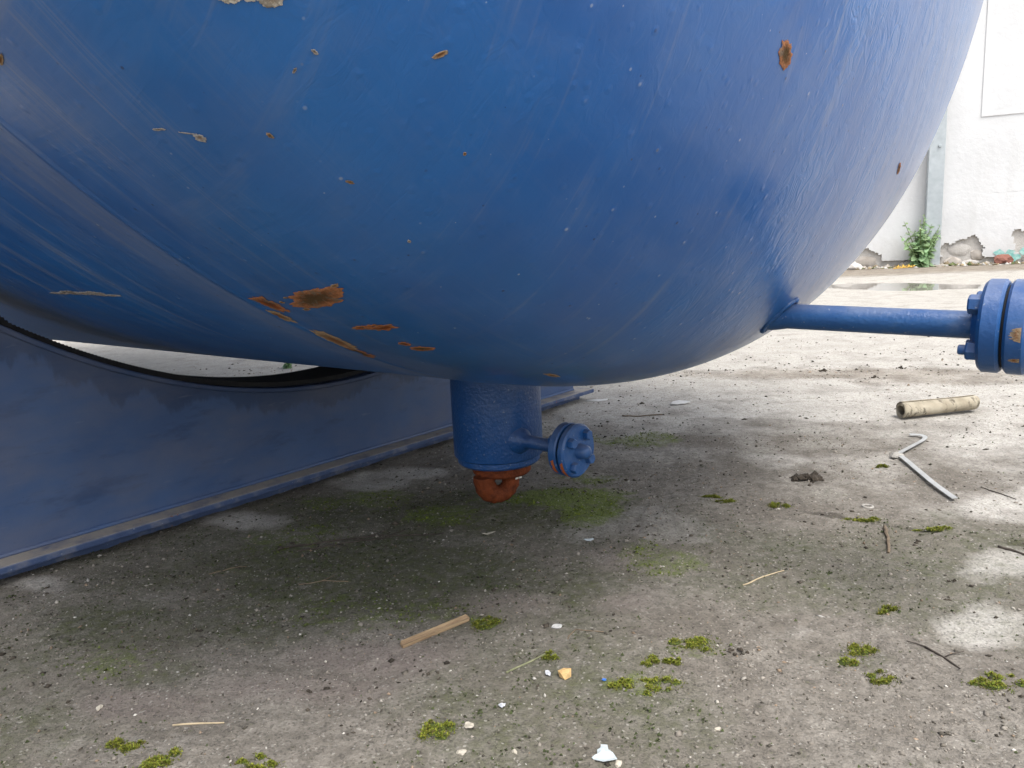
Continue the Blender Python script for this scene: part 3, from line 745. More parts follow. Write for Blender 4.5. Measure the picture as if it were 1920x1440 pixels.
for j in range(len(gzw) - 1):
    for i in range(len(gxw) - 1):
        if not cell[j, i]: continue
        c4 = [(j, i), (j, i + 1), (j + 1, i + 1), (j + 1, i)]
        Fc.append(tuple(vid(*c_, 0) for c_ in c4))
        for (dj, di), (p_, q_) in (((-1, 0), (0, 1)), ((0, 1), (1, 2)), ((1, 0), (2, 3)), ((0, -1), (3, 0))):
            jj, i2 = j + dj, i + di
            if not (0 <= jj < cell.shape[0] and 0 <= i2 < cell.shape[1]) or not cell[jj, i2]:
                Fc.append((vid(*c4[p_], 0), vid(*c4[p_], 1), vid(*c4[q_], 1), vid(*c4[q_], 0)))
add('plaster_coat', make_mesh('plaster_coat', V, Fc, M_plaster), wall)
q = MB(); q.box((-18, 0, -.05), (gxw[0] - .0005, .0495, 8.0)); q.box((gxw[-1] + .0005, 0, -.05), (12, .0495, 8.0)); q.box((gxw[0] + .0003, 0, 1.2005), (gxw[-1] - .0003, .0495, 8.0))
q.build('plaster_coat', M_plaster, wall)
# stones where the plaster is gone
r_ = np.random.default_rng(3)
def rock(c, sx, sy, sz, seed, sub=2, rough=.25):
    import bmesh
    bm = bmesh.new(); bmesh.ops.create_icosphere(bm, subdivisions=sub, radius=1.0)
    r2 = np.random.default_rng(seed); ph = r2.random(6) * 6
    for v in bm.verts:
        p = v.co; k = 1 + rough * (math.sin(p.x * 2.3 + ph[0]) * math.sin(p.y * 2.9 + ph[1]) + .6 * math.sin(p.z * 4.1 + ph[2]) * math.sin(p.x * 5.0 + ph[3])) + rough * .35 * (r2.random() - .5)
        v.co = (c[0] + p.x * k * sx, c[1] + p.y * k * sy, c[2] + p.z * k * sz)
    V_ = [tuple(v.co) for v in bm.verts]; F_ = [tuple(v.index for v in f.verts) for f in bm.faces]; bm.free()
    return V_, F_
for k, (x_, z_, sx_, sz_) in enumerate([(.38, .26, .21, .10), (.68, .16, .12, .10), (.25, .06, .16, .08), (.55, .04, .14, .06), (1.55, .55, .20, .14), (1.86, .42, .18, .2), (1.5, .26, .2, .12), (1.85, .12, .2, .11), (1.45, .06, .16, .07), (-1.5, .2, .22, .1), (-1.1, .12, .2, .09), (-1.65, .06, .2, .06), (-1.25, -.0, .2, .07)]):
    V_, F_ = rock((x_, .055, z_), sx_, .035, sz_, k + 5)
    add('stone', make_mesh('stone', V_, F_, M_stone if k % 3 else M_mortar, True, 35), wall)
# plaster panel high on the wall
q = MB(); q.box((.58, -.014, 2.45), (3.4, -.0005, 6.4)); pn = q.build('raised_panel', M_plaster, wall); bevel(pn, .008); pn['label'] = 'slightly raised white panel high on the wall'
M_teal = simple('old_teal_paint', (.12, .42, .38), (.45, .62, .58), 16, .85, .3)
r5 = np.random.default_rng(5)
for k in range(9):
    cx, cz, rr2 = 1.12 + r5.normal() * .13, .16 + r5.normal() * .06, .03 + .05 * r5.random()
    n = 12; V_ = [(cx, -.010, cz)] + [(cx + rr2 * 1.5 * math.cos(a) * (.6 + .6 * r5.random()), -.0075 - .001 * k, cz + rr2 * math.sin(a) * (.6 + .6 * r5.random())) for a in np.linspace(0, 6.28, n, endpoint=False)]
    add('teal_paint_flake', make_mesh('teal_paint_flake', V_, [(0, 1 + (i + 1) % n, 1 + i) for i in range(n)], M_teal), wall)

# galvanised channel post
M_galv = Mat('galvanised_steel'); _c = M_galv.coord()
M_galv.set(color=M_galv.mix(M_galv.mr(M_galv.noise(_c, 9, 5), .3, .7), (.36, .40, .42), (.46, .50, .52)), rough=.5, metal=.35, normal=M_galv.bump(M_galv.noise(_c, 40, 3), .1, .004)); M_galv = M_galv.m
def Wl(x, y, z=0): return (WALL_P[0] + WALL_D[0] * x - WALL_N[0] * y, WALL_P[1] + WALL_D[1] * x - WALL_N[1] * y, z)
post = bpy.data.objects.new('channel_post', None); col.objects.link(post); post.location = Wl(-.07, -.16); post.rotation_euler = (0, 0, WRZ)
tag(post, 'grey galvanised steel channel post standing against the white wall', 'post')
q = MB(); q.box((-.125, -.07, .03), (.115, -.058, 6.5)); q.box((.1035, -.0575, .03), (.115, .12, 6.5)); q.box((-.125, -.0575, .03), (-.1135, .12, 6.5)); bevel(q.build('channel', M_galv, post), .004)
q = MB(); q.box((-.24, -.15, -.02), (.24, .14, .0295)); bevel(q.build('foot_plate', M_stone, post), .004)
q = MB(); hexbolt(q, (.03, -.07, 2.02), (0, -1, 0), .028, .022); q.build('bolt', M_galv, post, True, 25)

# tall weed at the foot of the post
M_leaf = Mat('weed_leaf'); _a = M_leaf.attr('tint'); M_leaf.set(color=_a, rough=.6, spec=.3)
_tr = M_leaf.n('ShaderNodeBsdfTranslucent'); M_leaf.l(_a, _tr.inputs['Color']); _mx = M_leaf.n('ShaderNodeMixShader'); _mx.inputs[0].default_value = .45
M_leaf.l(M_leaf.p.outputs[0], _mx.inputs[1]); M_leaf.l(_tr.outputs[0], _mx.inputs[2]); M_leaf.l(_mx.outputs[0], M_leaf.out.inputs['Surface']); M_leaf = M_leaf.m
M_stem = simple('weed_stem', (.09, .13, .04), (.14, .15, .06), 30, .7)
def weed(name, loc, H, Wd, nstem, leaf, seed, label, cat='plant'):
    r = np.random.default_rng(seed); root = bpy.data.objects.new(name, None); col.objects.link(root); root.location = loc
    tag(root, label, cat); sm = MB(); LV = []; LF = []; LC = []
    def leafquad(p, d, L, w_):
        d = d.normalized(); sd = d.cross(Vector((0, 0, 1)))
        sd = sd.normalized() if sd.length > 1e-4 else Vector((1, 0, 0)); nn = sd.cross(d); ro = r.uniform(-1.2, 1.2)
        sd, nn = sd * math.cos(ro) + nn * math.sin(ro), nn * math.cos(ro) - sd * math.sin(ro); b = len(LV)
        droop = Vector((0, 0, -L * .25))
        for q_ in (p, p + d * L * .35 + sd * w_ + nn * w_ * .3, p + d * L * .45, p + d * L * .35 - sd * w_ + nn * w_ * .3, p + d * L + droop,
                   p + d * L * .72 + sd * w_ * .7 + droop * .5, p + d * L * .72 - sd * w_ * .7 + droop * .5): LV.append(tuple(q_))
        LF.extend([(b, b + 1, b + 2), (b, b + 2, b + 3), (b + 1, b + 5, b + 2), (b + 2, b + 6, b + 3), (b + 5, b + 4, b + 2), (b + 2, b + 4, b + 6)])
        g = .75 + .5 * r.random(); c_ = (.30 * g + .06 * r.random(), .47 * g, .26 * g, 1); LC.extend([c_] * 7)
    for k in range(nstem):
        a = r.random() * 6.28; lean = Wd * .5 * r.random() ** .7; hh = H * (1.0 - .62 * (lean / (Wd * .5)) * r.random() ** .5) * (.72 + .28 * r.random())
        if k == 0: lean, hh = .04, H
        P_ = [Vector((math.cos(a) * lean * (t ** 1.3), math.sin(a) * lean * .7 * (t ** 1.3), hh * t)) for t in np.linspace(0, 1, 7)]
        sm.tube(P_, list(np.linspace(.010, .003, 7) * (H / .86)), 5)
        nl = int(9 + 15 * hh / H)
        for i in range(nl):
            t = .10 + .9 * (i + r.random() * .6) / nl; t = min(t, .99); f_ = t * 6; i0 = int(f_); p = P_[i0].lerp(P_[i0 + 1], f_ - i0)
            aa = r.random() * 6.28; size = leaf * (1.15 - .85 * t ** 2) * (.7 + .6 * r.random())
            leafquad(p, Vector((math.cos(aa), math.sin(aa), r.uniform(-.5, .9))), size, size * .30)
    sm.build('stem', M_stem, root, True)
    me = make_mesh('foliage', LV, LF, M_leaf); color_attr(me, 'tint', LC); add('foliage', me, root)
    return root
wl_ = Wl(-.27, -.30); weed('wall_weed', (wl_[0], wl_[1], 0), .90, .82, 24, .15, 4, 'bushy green weed growing at the foot of the grey post')
weed('small_weed', (-1.30, 4.30, -.005), .10, .12, 5, .03, 9, 'small green sprig seen through the gap between tank and saddle')

# rubble, leaf litter, brick by the wall
M_bits = Mat('loose_bits'); M_bits.set(color=M_bits.attr('tint'), rough=.9, spec=.2); M_bits = M_bits.m
OCT_V = np.array([(1, 0, 0), (-1, 0, 0), (0, 1, 0), (0, -1, 0), (0, 0, 1), (0, 0, -1)], float)
OCT_F = np.array([(0, 2, 4), (2, 1, 4), (1, 3, 4), (3, 0, 4), (2, 0, 5), (1, 2, 5), (3, 1, 5), (0, 3, 5)])
def grains(name, P, size, tint, label, flat=.7, seed=1, lift=.2):
    r = np.random.default_rng(seed); n = len(P)
    sc = size[:, None] * (.55 + .9 * r.random((n, 3))); sc[:, 2] *= flat
    a = r.random(n) * 6.28; ca, sa = np.cos(a), np.sin(a)
    V_ = OCT_V[None] * sc[:, None, :] * (.7 + .6 * r.random((n, 6, 1)))
    x_ = V_[..., 0] * ca[:, None] - V_[..., 1] * sa[:, None]; y_ = V_[..., 0] * sa[:, None] + V_[..., 1] * ca[:, None]
    tl = (r.random((n, 2)) - .5) * .7
    z_ = V_[..., 2] + x_ * tl[:, :1] * flat + y_ * tl[:, 1:] * flat
    V_ = np.stack([x_, y_, z_], -1) + P[:, None, :]; V_[..., 2] += (sc[:, 2] * lift)[:, None]
    Fc = (OCT_F[None] + (np.arange(n) * 6)[:, None, None]).reshape(-1, 3)
    me = make_mesh(name, V_.reshape(-1, 3), Fc, M_bits)
    color_attr(me, 'tint', np.repeat(np.concatenate([tint, np.ones((n, 1))], 1), 6, axis=0))
    o = add(name, me); tag(o, label, None, kind='stuff'); return o
n = 2600; r = np.random.default_rng(11)
ax_ = r.uniform(-5, 4.5, n); ay_ = -np.abs(r.normal(0, .16, n)) - .02
Pw = np.stack([WALL_P[0] + WALL_D[0] * ax_ - WALL_N[0] * ay_, WALL_P[1] + WALL_D[1] * ax_ - WALL_N[1] * ay_, np.zeros(n)], 1); Pw[:, 2] = gz(Pw[:, 0], Pw[:, 1])
pal = np.array([(.28, .22, .14), (.20, .16, .10), (.45, .43, .40), (.33, .30, .26), (.10, .12, .05)])
grains('wall_foot_litter', Pw, r.gamma(2.0, .012, n) + .006, pal[r.integers(0, 5, n)] * (.7 + .6 * r.random((n, 1))), 'dry leaves and plaster crumbs heaped along the foot of the wall', .6, 3)
M_brick = simple('old_brick', (.17, .07, .055), (.25, .11, .08), 30, .9, .5, .006)
bl = Wl(.98, -.20); q = MB(); V_, F_ = rock((0, 0, .075), .16, .10, .10, 77, 2, .3); q.put(V_, F_)
o = q.build('broken_brick', M_brick, None, False, loc=(bl[0], bl[1], -.01)); tag(o, 'broken dark red brick lying against the foot of the white wall', 'brick')
bl = Wl(-1.35, -.42); V_, F_ = rock((0, 0, .055), .14, .10, .075, 78, 2, .3)
o = add('stone_lump', make_mesh('stone_lump', V_, F_, M_mortar, False), None, (bl[0], bl[1], -.01)); tag(o, 'grey lump of rubble left of the green weed by the wall', 'rubble')
M_yleaf = simple('yellow_leaf', (.62, .36, .05), (.72, .46, .08), 40, .6)
bl = Wl(-.60, -.75); q = MB()
q.tube([(-.14, 0, .012), (0, .01, .02), (.17, 0, .03)], .006, 5)
for i, xq in enumerate(np.linspace(-.12, .15, 7)):
    for sg in (-1, 1):
        L_ = .10 * (1 - .4 * abs(i - 3) / 3)
        q.put([(xq, 0, .02), (xq + .02, sg * L_ * .5, .035), (xq + .055, sg * L_, .05 + .03 * (i % 2)), (xq + .045, sg * L_ * .45, .06)], [(0, 1, 2), (0, 2, 3)])
o = q.build('fallen_leaf', M_yleaf, None, loc=(bl[0], bl[1], gz1(bl[0], bl[1]))); tag(o, 'bright yellow fallen leaf on the ground below the green weed', 'leaf')

# ================================================================== LITTER ON THE YARD
def lay(pts, lift=0.0): return [(x, y, gz1(x, y) + lift) for x, y in pts]
def dense(pts, step=.012, jit=0.0, seed=0):
    r = np.random.default_rng(seed); out = []
    for (x0, y0), (x1, y1) in zip(pts[:-1], pts[1:]):
        k = max(2, int(math.hypot(x1 - x0, y1 - y0) / step))
        for i in range(k): t = i / k; out.append((x0 + (x1 - x0) * t + r.normal() * jit, y0 + (y1 - y0) * t + r.normal() * jit))
    out.append(pts[-1]); return out
def twig(name, pts, r0, r1, mat, label, cat='twig', jit=.0007, seed=0, group=None, forks=()):
    P_ = lay(dense(pts, .012, jit, seed)); base = Vector(P_[0]); n_ = len(P_); q = MB()
    rr = np.linspace(r0, r1, n_) * (1 + .25 * (np.random.default_rng(seed + 1).random(n_) - .5))
    q.tube([Vector(p) - base + Vector((0, 0, r0 * .8)) for p in P_], list(rr), 6)
    for k, (i_, dx, dy) in enumerate(forks):
        s_ = P_[int(i_ * (n_ - 1))]; E_ = lay(dense([(s_[0], s_[1]), (s_[0] + dx, s_[1] + dy)], .01, jit, seed + 5 + k))
        q.tube([Vector(p) - base + Vector((0, 0, r0 * .8 + .004 * i / len(E_))) for i, p in enumerate(E_)], list(np.linspace(r1, r1 * .6, len(E_))), 5)
    o = q.build(name, mat, None, True, loc=base); tag(o, label, cat, group); return o
M_wood = Mat('weathered_wood'); _c = M_wood.coord()
M_wood.set(color=M_wood.mix(M_wood.mr(M_wood.noise(M_wood.mapping(_c, (8, 90, 60)), 2.0, 5, .6), .3, .7), (.16, .10, .055), (.36, .26, .15)), rough=.85, normal=M_wood.bump(M_wood.noise(M_wood.mapping(_c, (10, 220, 120)), 2.0, 3), .5, .002)); M_wood = M_wood.m
M_twigb = simple('brown_twig', (.10, .075, .05), (.20, .15, .10), 60, .85)
M_twigd = simple('dark_twig', (.035, .028, .022), (.07, .055, .045), 60, .85)
M_straw = simple('dry_straw', (.38, .30, .19), (.52, .42, .28), 60, .8)
M_twigg = simple('greenish_twig', (.14, .15, .08), (.25, .25, .15), 60, .85)
# wooden strip: two joined laths with split ends
p0, p1 = Vector((-.1937, 1.0821)), Vector((-.0905, 1.1634)); mid = (p0 + p1) / 2; L_ = (p1 - p0).length; an = math.atan2(p1.y - p0.y, p1.x - p0.x)
q = MB()
V_ = [(-.5, -.0065), (.46, -.0065), (.49, -.003), (.47, -.0005), (.5, .001), (.5, .0062), (-.475, .0066), (-.47, .0015), (-.5, .0002)]
nv = len(V_)
q.put([(x * L_, y, 0) for x, y in V_] + [(x * L_, y, .0045 if abs(y) > .001 else .0028) for x, y in V_], [tuple(reversed(range(nv))), tuple(range(nv, 2 * nv))] + [(i, (i + 1) % nv, nv + (i + 1) % nv, nv + i) for i in range(nv)])
q.put([(-.49 * L_, -.0012, .0030), (.48 * L_, -.0005, .0030), (.48 * L_, .0062, .0066), (-.47 * L_, .0062, .0064), (-.49 * L_, .0066, .001), (.48 * L_, .0066, .001)], [(0, 1, 2, 3), (3, 2, 5, 4), (0, 3, 4), (1, 5, 2)])
o = q.build('wood_strip', M_wood, None, loc=(mid.x, mid.y, gz1(mid.x, mid.y) + .0015), rz=an); tag(o, 'short pale brown splintered wood strip on the mossy ground', 'wood')
twig('straw', [(.3927, 1.2421), (.435, 1.267), (.4827, 1.2881)], .0014, .0011, M_straw, 'pale pinkish dry stalk on the bare gritty ground', 'stalk', .0005, 1)
twig('stick', [(.7597, 1.4729), (.735, 1.41), (.7027, 1.3426)], .0040, .0028, M_twigb, 'short thick brown stick right of the pale dry stalk', 'stick', .0012, 2)
twig('branch', [(-.52, 1.515), (-.4011, 1.5522), (-.2983, 1.5669), (-.1657, 1.5589)], 0.0022, .0011, M_twigd, 'long thin forked dry branch on dark moss below the drain pipe', 'branch', .0014, 3, forks=((.30, -.03, .04), (.55, .05, .035), (.42, .06, -.03), (.2, -.05, -.02)))
twig('branch', [(-.47, 1.500), (-.3785, 1.532), (-.30, 1.552), (-.2551, 1.5966)], .0018, .0010, M_twigd, 'shorter bent dry branch crossing the long forked one', 'branch', .0014, 4, forks=((.4, .03, -.03), (.7, .04, .0)))
twig('twig', [(-.0282, .9951), (.0, 1.016), (.0368, 1.0464)], .0018, .0012, M_twigg, 'straight greenish twig left of the tan stone chip', 'twig', .0006, 5)
twig('twig', [(.067, 1.0785), (.076, 1.098), (.0832, 1.1087), (.105, 1.101), (.1258, 1.0943)], .0011, .0008, M_twigb, 'thin brown twig bent at a right angle', 'twig', .0006, 6)
twig('twig', [(.5888, 1.0101), (.5982, .9856), (.6046, .9514)], .0017, .0011, M_twigd, 'dark forked twig below the pale patch at the right', 'twig', .0012, 7, forks=((.2, -.02, .015), (.6, .035, .005)))
twig('twig', [(1.0977, 1.6888), (1.106, 1.64), (1.1154, 1.5933)], .0013, .0009, M_twigd, 'hair thin dark twig at the right beyond the strap end', 'twig', .001, 8)
twig('twig', [(.915, 1.345), (.9264, 1.3278), (.945, 1.295)], .0026, .002, M_twigd, 'dark twig cut off by the right picture edge', 'twig', .001, 9)
twig('straw', [(-.4742, .9071), (-.44, .9095), (-.4066, .9075)], .0016, .0012, M_straw, 'pale curved stalk at the lower left', 'stalk', .0005, 10)
twig('twig', [(-.62, 1.40), (-.585, 1.425), (-.555, 1.43)], .0012, .0008, M_twigb, 'tiny brown twig beside the saddle foot at the left', 'twig', .0008, 12)
twig('twig', [(.39, 2.62), (.45, 2.60), (.53, 2.60)], .0025, .0018, M_twigb, 'thin brown twig on dusty ground beyond the small flange', 'twig', .001, 14)
twig('twig', [(-.42, 1.33), (-.38, 1.345), (-.33, 1.338)], .0012, .0009, M_twigb, 'short brown twig lying on dark green algae', 'twig', .001, 15, forks=((.5, .02, .02),))

def scrap(name, outline, size, loc, rz, mat, label, cat, thick=.0006, crumple=.25, seed=0, tilt=(0, 0)):
    """thin irregular piece: outline in unit coordinates, filled by rings, crumpled, with thickness"""
    r = np.random.default_rng(seed); n_ = len(outline); V = [(0, 0)]; rings = (.35, .7, 1.0)
    c0 = np.mean(outline, 0)
    for q_ in rings: V += [tuple(c0 + (np.array(p) - c0) * q_) for p in outline]
    V[0] = tuple(c0); V = np.array(V) * size
    z_ = (fbm(V[:, 0] / size * 2.2 + seed, V[:, 1] / size * 2.2, seed, 3) - .35) * size * crumple + V[:, 0] * tilt[0] + V[:, 1] * tilt[1]
    z_ = z_ - z_.min()
    F_ = [(0, 1 + i, 1 + (i + 1) % n_) for i in range(n_)]
    for k in range(len(rings) - 1):
        a = 1 + k * n_; b = a + n_; F_ += [(a + i, b + i, b + (i + 1) % n_, a + (i + 1) % n_) for i in range(n_)]
    o = add(name, make_mesh(name, np.column_stack([V, z_]), F_, mat), None, (loc[0], loc[1], gz1(*loc) + .001), rz)
    md = o.modifiers.new('thickness', 'SOLIDIFY'); md.thickness = thick; md.offset = 1
    tag(o, label, cat); return o
def ragged(n_, seed, amp=.35, asp=1.0):
    r = np.random.default_rng(seed); return [((1 - amp * r.random()) * math.cos(a) * asp, (1 - amp * r.random()) * math.sin(a)) for a in np.linspace(0, 2 * math.pi, n_, endpoint=False)]
M_paper = simple('pale_plastic', (.38, .43, .45), (.50, .54, .56), 60, .5, .15)
M_cream = simple('cream_chip', (.38, .34, .27), (.50, .46, .39), 80, .8, .3)
M_film = simple('grey_film', (.40, .41, .44), (.52, .53, .56), 90, .4, .3)
M_slate = simple('pale_slate', (.48, .47, .45), (.60, .59, .57), 30, .85, .4)
M_bluec = simple('blue_paint_flake', (.03, .12, .42), (.05, .17, .5), 80, .45)
M_tan = simple('tan_stone', (.46, .28, .11), (.60, .42, .20), 70, .85, .6, .003)
M_dirt = simple('dark_soil', (.03, .024, .018), (.075, .06, .045), 60, .95, .8, .006)
M_greyst = simple('grey_stone', (.25, .235, .21), (.38, .36, .33), 50, .9, .5, .004)
scrap('plastic_scrap', [(-.9, -.55), (-.2, -1), (1.0, -.95), (.85, -.1), (.55, .3), (.6, .85), (.1, 1.05), (-.05, .55), (-.35, .45), (-.45, -.15), (-1, -.35)], .0145, (.0872, .8065), .1, M_paper, 'torn white plastic scrap at the bottom edge of the picture', 'scrap', .0008, .5, 2)
scrap('shell_chip', ragged(11, 3, .3, .75), .0085, (-.0766, .8727), .5, M_cream, 'cream curled shell-like chip right of a moss tuft', 'chip', .0012, .7, 3, (.2, 0))
scrap('plastic_film', ragged(9, 4, .5), .0075, (.0317, .9843), .3, M_film, 'crumpled greyish film just left of the tan stone', 'scrap', .0003, 1.1, 4)
scrap('plastic_film', ragged(9, 5, .5, .7), .007, (-.0341, .9165), .9, M_film, 'small bluish grey film shred below the greenish twig', 'scrap', .0003, 1.1, 5)
scrap('stone_flake', ragged(10, 6, .3, 1.3), .0075, (.054, 1.1202), .2, M_slate, 'flat pale grey flake above the bent brown twig', 'flake', .0018, .25, 6)
scrap('paint_flake', ragged(7, 7, .3), .0038, (.1096, .964), .2, M_bluec, 'tiny bright blue paint flake beside moss', 'flake', .0006, .5, 7)
scrap('dry_leaf', [(-1, 0), (-.4, .22), (.3, .3), (1, .12), (.5, -.15), (-.3, -.18)], .0150, (-.0657, 1.5426), .25, M_cream, 'slim whitish dry leaf beyond the long branch tip', 'leaf', .0006, .5, 8)
scrap('paper_scrap', ragged(9, 9, .4, 1.3), .0100, (.1452, 1.4759), .1, M_paper, 'small white scrap on bare ground right of the slim dry leaf', 'scrap', .0006, .8, 9)
for k, (lx, ly, sz, lb) in enumerate([(-.0841, .8241, .0065, 'cream chip below the curled shell-like chip'), (.1039, .7892, .0060, 'rounded cream chip beside the torn plastic scrap'), (-.0187, .8212, .0045, 'tiny cream chip left of the torn plastic scrap'),
                                   (.2373, .8492, .0048, 'pale chip low in the middle right of the torn scrap'), (-.965 * .62, .955, .0058, 'white stone chip at the left edge of the ground')]):
    V_, F_ = rock((0, 0, 0), sz, sz * .7, sz * .45, 20 + k, 2, .3)
    tag(add('stone_chip', make_mesh('stone_chip', V_, F_, M_cream, False), None, (lx, ly, gz1(lx, ly) + sz * .3), k * 1.1), lb, 'chip')
scrap('slate_flake', [(-1, -.1), (-.3, .35), (.4, .2), (1, .4), (.8, -.1), (.1, -.35), (-.5, -.3)], .050, (.335, 2.93), .0, M_slate, 'flat pale slate flake by the far end of the saddle', 'flake', .004, .15, 31)
scrap('slate_flake', ragged(9, 12, .4, 1.6), .030, (.637, 2.789), .2, M_slate, 'flat pale flake alone on the dusty ground beyond the flange', 'flake', .003, .3, 32)
# tan stone chip
V_, F_ = rock((0, 0, 0), .0098, .0085, .0085, 51, 1, .35)
tag(add('stone_chip', make_mesh('stone_chip', V_, F_, M_tan), None, (.0542, .9782, gz1(.0542, .9782) + .005), .4), 'angular tan orange stone chip on the dark ground', 'stone')
# clods and dark lumps
CL = [(.7279, 1.8082, .032, 'largest dark clod of soil on the gritty ground'), (.3173, 1.0219, .011, 'dark clod between two moss tufts in the foreground'), (.7841, 1.391, .009, 'small dark clod right of the thick brown stick'),
      (.752, 1.2126, .009, 'dark clod beside the pale worn patch'), (1.4243, 3.3522, .022, 'dark lump on pale concrete below the horizontal pipe'), (1.5448, 3.1249, .020, 'dark lump nearest to the rolled sheet'), (1.7625, 3.3236, .018, 'small dark lump below the big flange')]
for k, (lx, ly, sz, lb) in enumerate(CL):
    q = MB(); r = np.random.default_rng(60 + k)
    for i in range(46 if sz > .03 else 16):
        a = r.random() * 6.28; d = sz * 1.25 * r.random(); s_ = sz * (.10 + .26 * r.random() ** 2)
        V_, F_ = rock((math.cos(a) * d, math.sin(a) * d * .8, s_ * .4 + max(0, sz * .45 - d * .5) * r.random()), s_, s_ * .8, s_ * .75, k * 61 + i, 1, .5); q.put(V_, F_)
    o = q.build('soil_clod', M_dirt, None, loc=(lx, ly, gz1(lx, ly))); tag(o, lb, 'clod')
V_, F_ = rock((0, 0, 0), .018, .011, .010, 91, 2, .3)
tag(add('stone', make_mesh('stone', V_, F_, M_greyst, True, 30), None, (1.0364, 1.9566, gz1(1.0364, 1.9566) + .006), .2), 'dark grey stone at the bend of the white strap', 'stone')
# metal ring
q = MB(); q.tube([(.0105 * math.cos(a), .0105 * math.sin(a), .001) for a in np.linspace(0, 2 * math.pi, 25)], .0028, 8, False)
tag(q.build('washer_ring', M_greyst, None, True, loc=(.7853, 1.5986, gz1(.7853, 1.5986))), 'small pale ring lying flat near the green moss line', 'ring')

# white strap
SP = [(1.178, 2.158), (1.2031, 2.1575), (1.2125, 2.140), (1.203, 2.115), (1.1697, 2.0803), (1.0977, 2.0173), (1.0415, 1.9664), (1.040, 1.949), (1.0410, 1.9380), (1.0196, 1.8241), (.9981, 1.7254), (.983, 1.602)]
SPd = dense(SP, .008); arr = np.array(SPd)
for _ in range(6): arr[1:-1] = (arr[:-2] + arr[1:-1] * 2 + arr[2:]) / 4
q = MB(); nP = len(arr); V_ = []
wid = .0062
for i in range(nP):
    d = arr[min(i + 1, nP - 1)] - arr[max(i - 1, 0)]; d = d / np.linalg.norm(d); nn = np.array([-d[1], d[0]])
    zt = .004 + .003 * fbm(np.array([i * .08]), np.array([0.]), 5)[0]
    for sg, dz in ((-1, 0), (1, 0), (1, .0018), (-1, .0018)):
        p = arr[i] + nn * sg * wid; V_.append((p[0] - SP[0][0], p[1] - SP[0][1], zt + dz + .0008 * sg))
F_ = [(i * 4 + j, i * 4 + (j + 1) % 4, i * 4 + 4 + (j + 1) % 4, i * 4 + 4 + j) for i in range(nP - 1) for j in range(4)] + [(0, 3, 2, 1), tuple((nP - 1) * 4 + j for j in range(4))]
q.put(V_, F_)
M_strap = simple('dirty_white_strap', (.27, .275, .27), (.38, .385, .38), 25, .6, .3)
o = q.build('strap', M_strap, None, True, 40, loc=(SP[0][0], SP[0][1], gz1(*SP[0]))); tag(o, 'dirty white plastic strap lying in a zigzag on the ground', 'strap')

# rolled-up sheet
p0, p1 = np.array([1.2661, 2.3806]), np.array([1.545, 2.4409]); L_ = float(np.linalg.norm(p1 - p0)); an = math.atan2(*(p1 - p0)[::-1])
nt, nl = 150, 40; V_ = []; F_ = []
for i in range(nl + 1):
    x_ = L_ * i / nl
    for k in range(nt + 1):
        t = k / nt; a = t * 2 * math.pi * 3.1 + .8; rr = .0165 + .0105 * t
        rr *= 1 + .06 * math.sin(a * 2 + x_ * 9) + .05 * (fbm(np.array([x_ * 30]), np.array([a * .8]), 44, 3)[0] - .5)
        V_.append((x_ + (.010 * math.sin(a + 1) * t if i in (0, nl) else 0), rr * 1.1 * math.cos(a), .0275 + .012 * (x_ / L_) ** 2 * 0 + rr * .95 * math.sin(a)))
for i in range(nl):
    for k in range(nt): b = i * (nt + 1) + k; F_.append((b, b + 1, b + nt + 2, b + nt + 1))
M_roll = Mat('stained_sheet'); _c = M_roll.coord()
cc = M_roll.mix(M_roll.mr(M_roll.noise(_c, 25, 5), .3, .7), (.25, .215, .155), (.40, .36, .28))
cc = M_roll.mix(M_roll.mr(M_roll.noise(M_roll.mapping(_c, (45, 22, 22)), 1.0, 6, .75), .54, .62, 0, .85), cc, (.09, .075, .055))
M_roll.set(color=cc, rough=.85, spec=.2, normal=M_roll.bump(M_roll.noise(_c, 60, 4), .5, .004)); M_roll = M_roll.m
o = add('rolled_sheet', make_mesh('rolled_sheet', V_, F_, M_roll, True), None, (p0[0], p0[1], gz1(*p0) + .0005), an)
md = o.modifiers.new('thickness', 'SOLIDIFY'); md.thickness = .0018; md.offset = 0
tag(o, 'dirty beige sheet rolled into a tube on the pale concrete', 'rolled sheet')

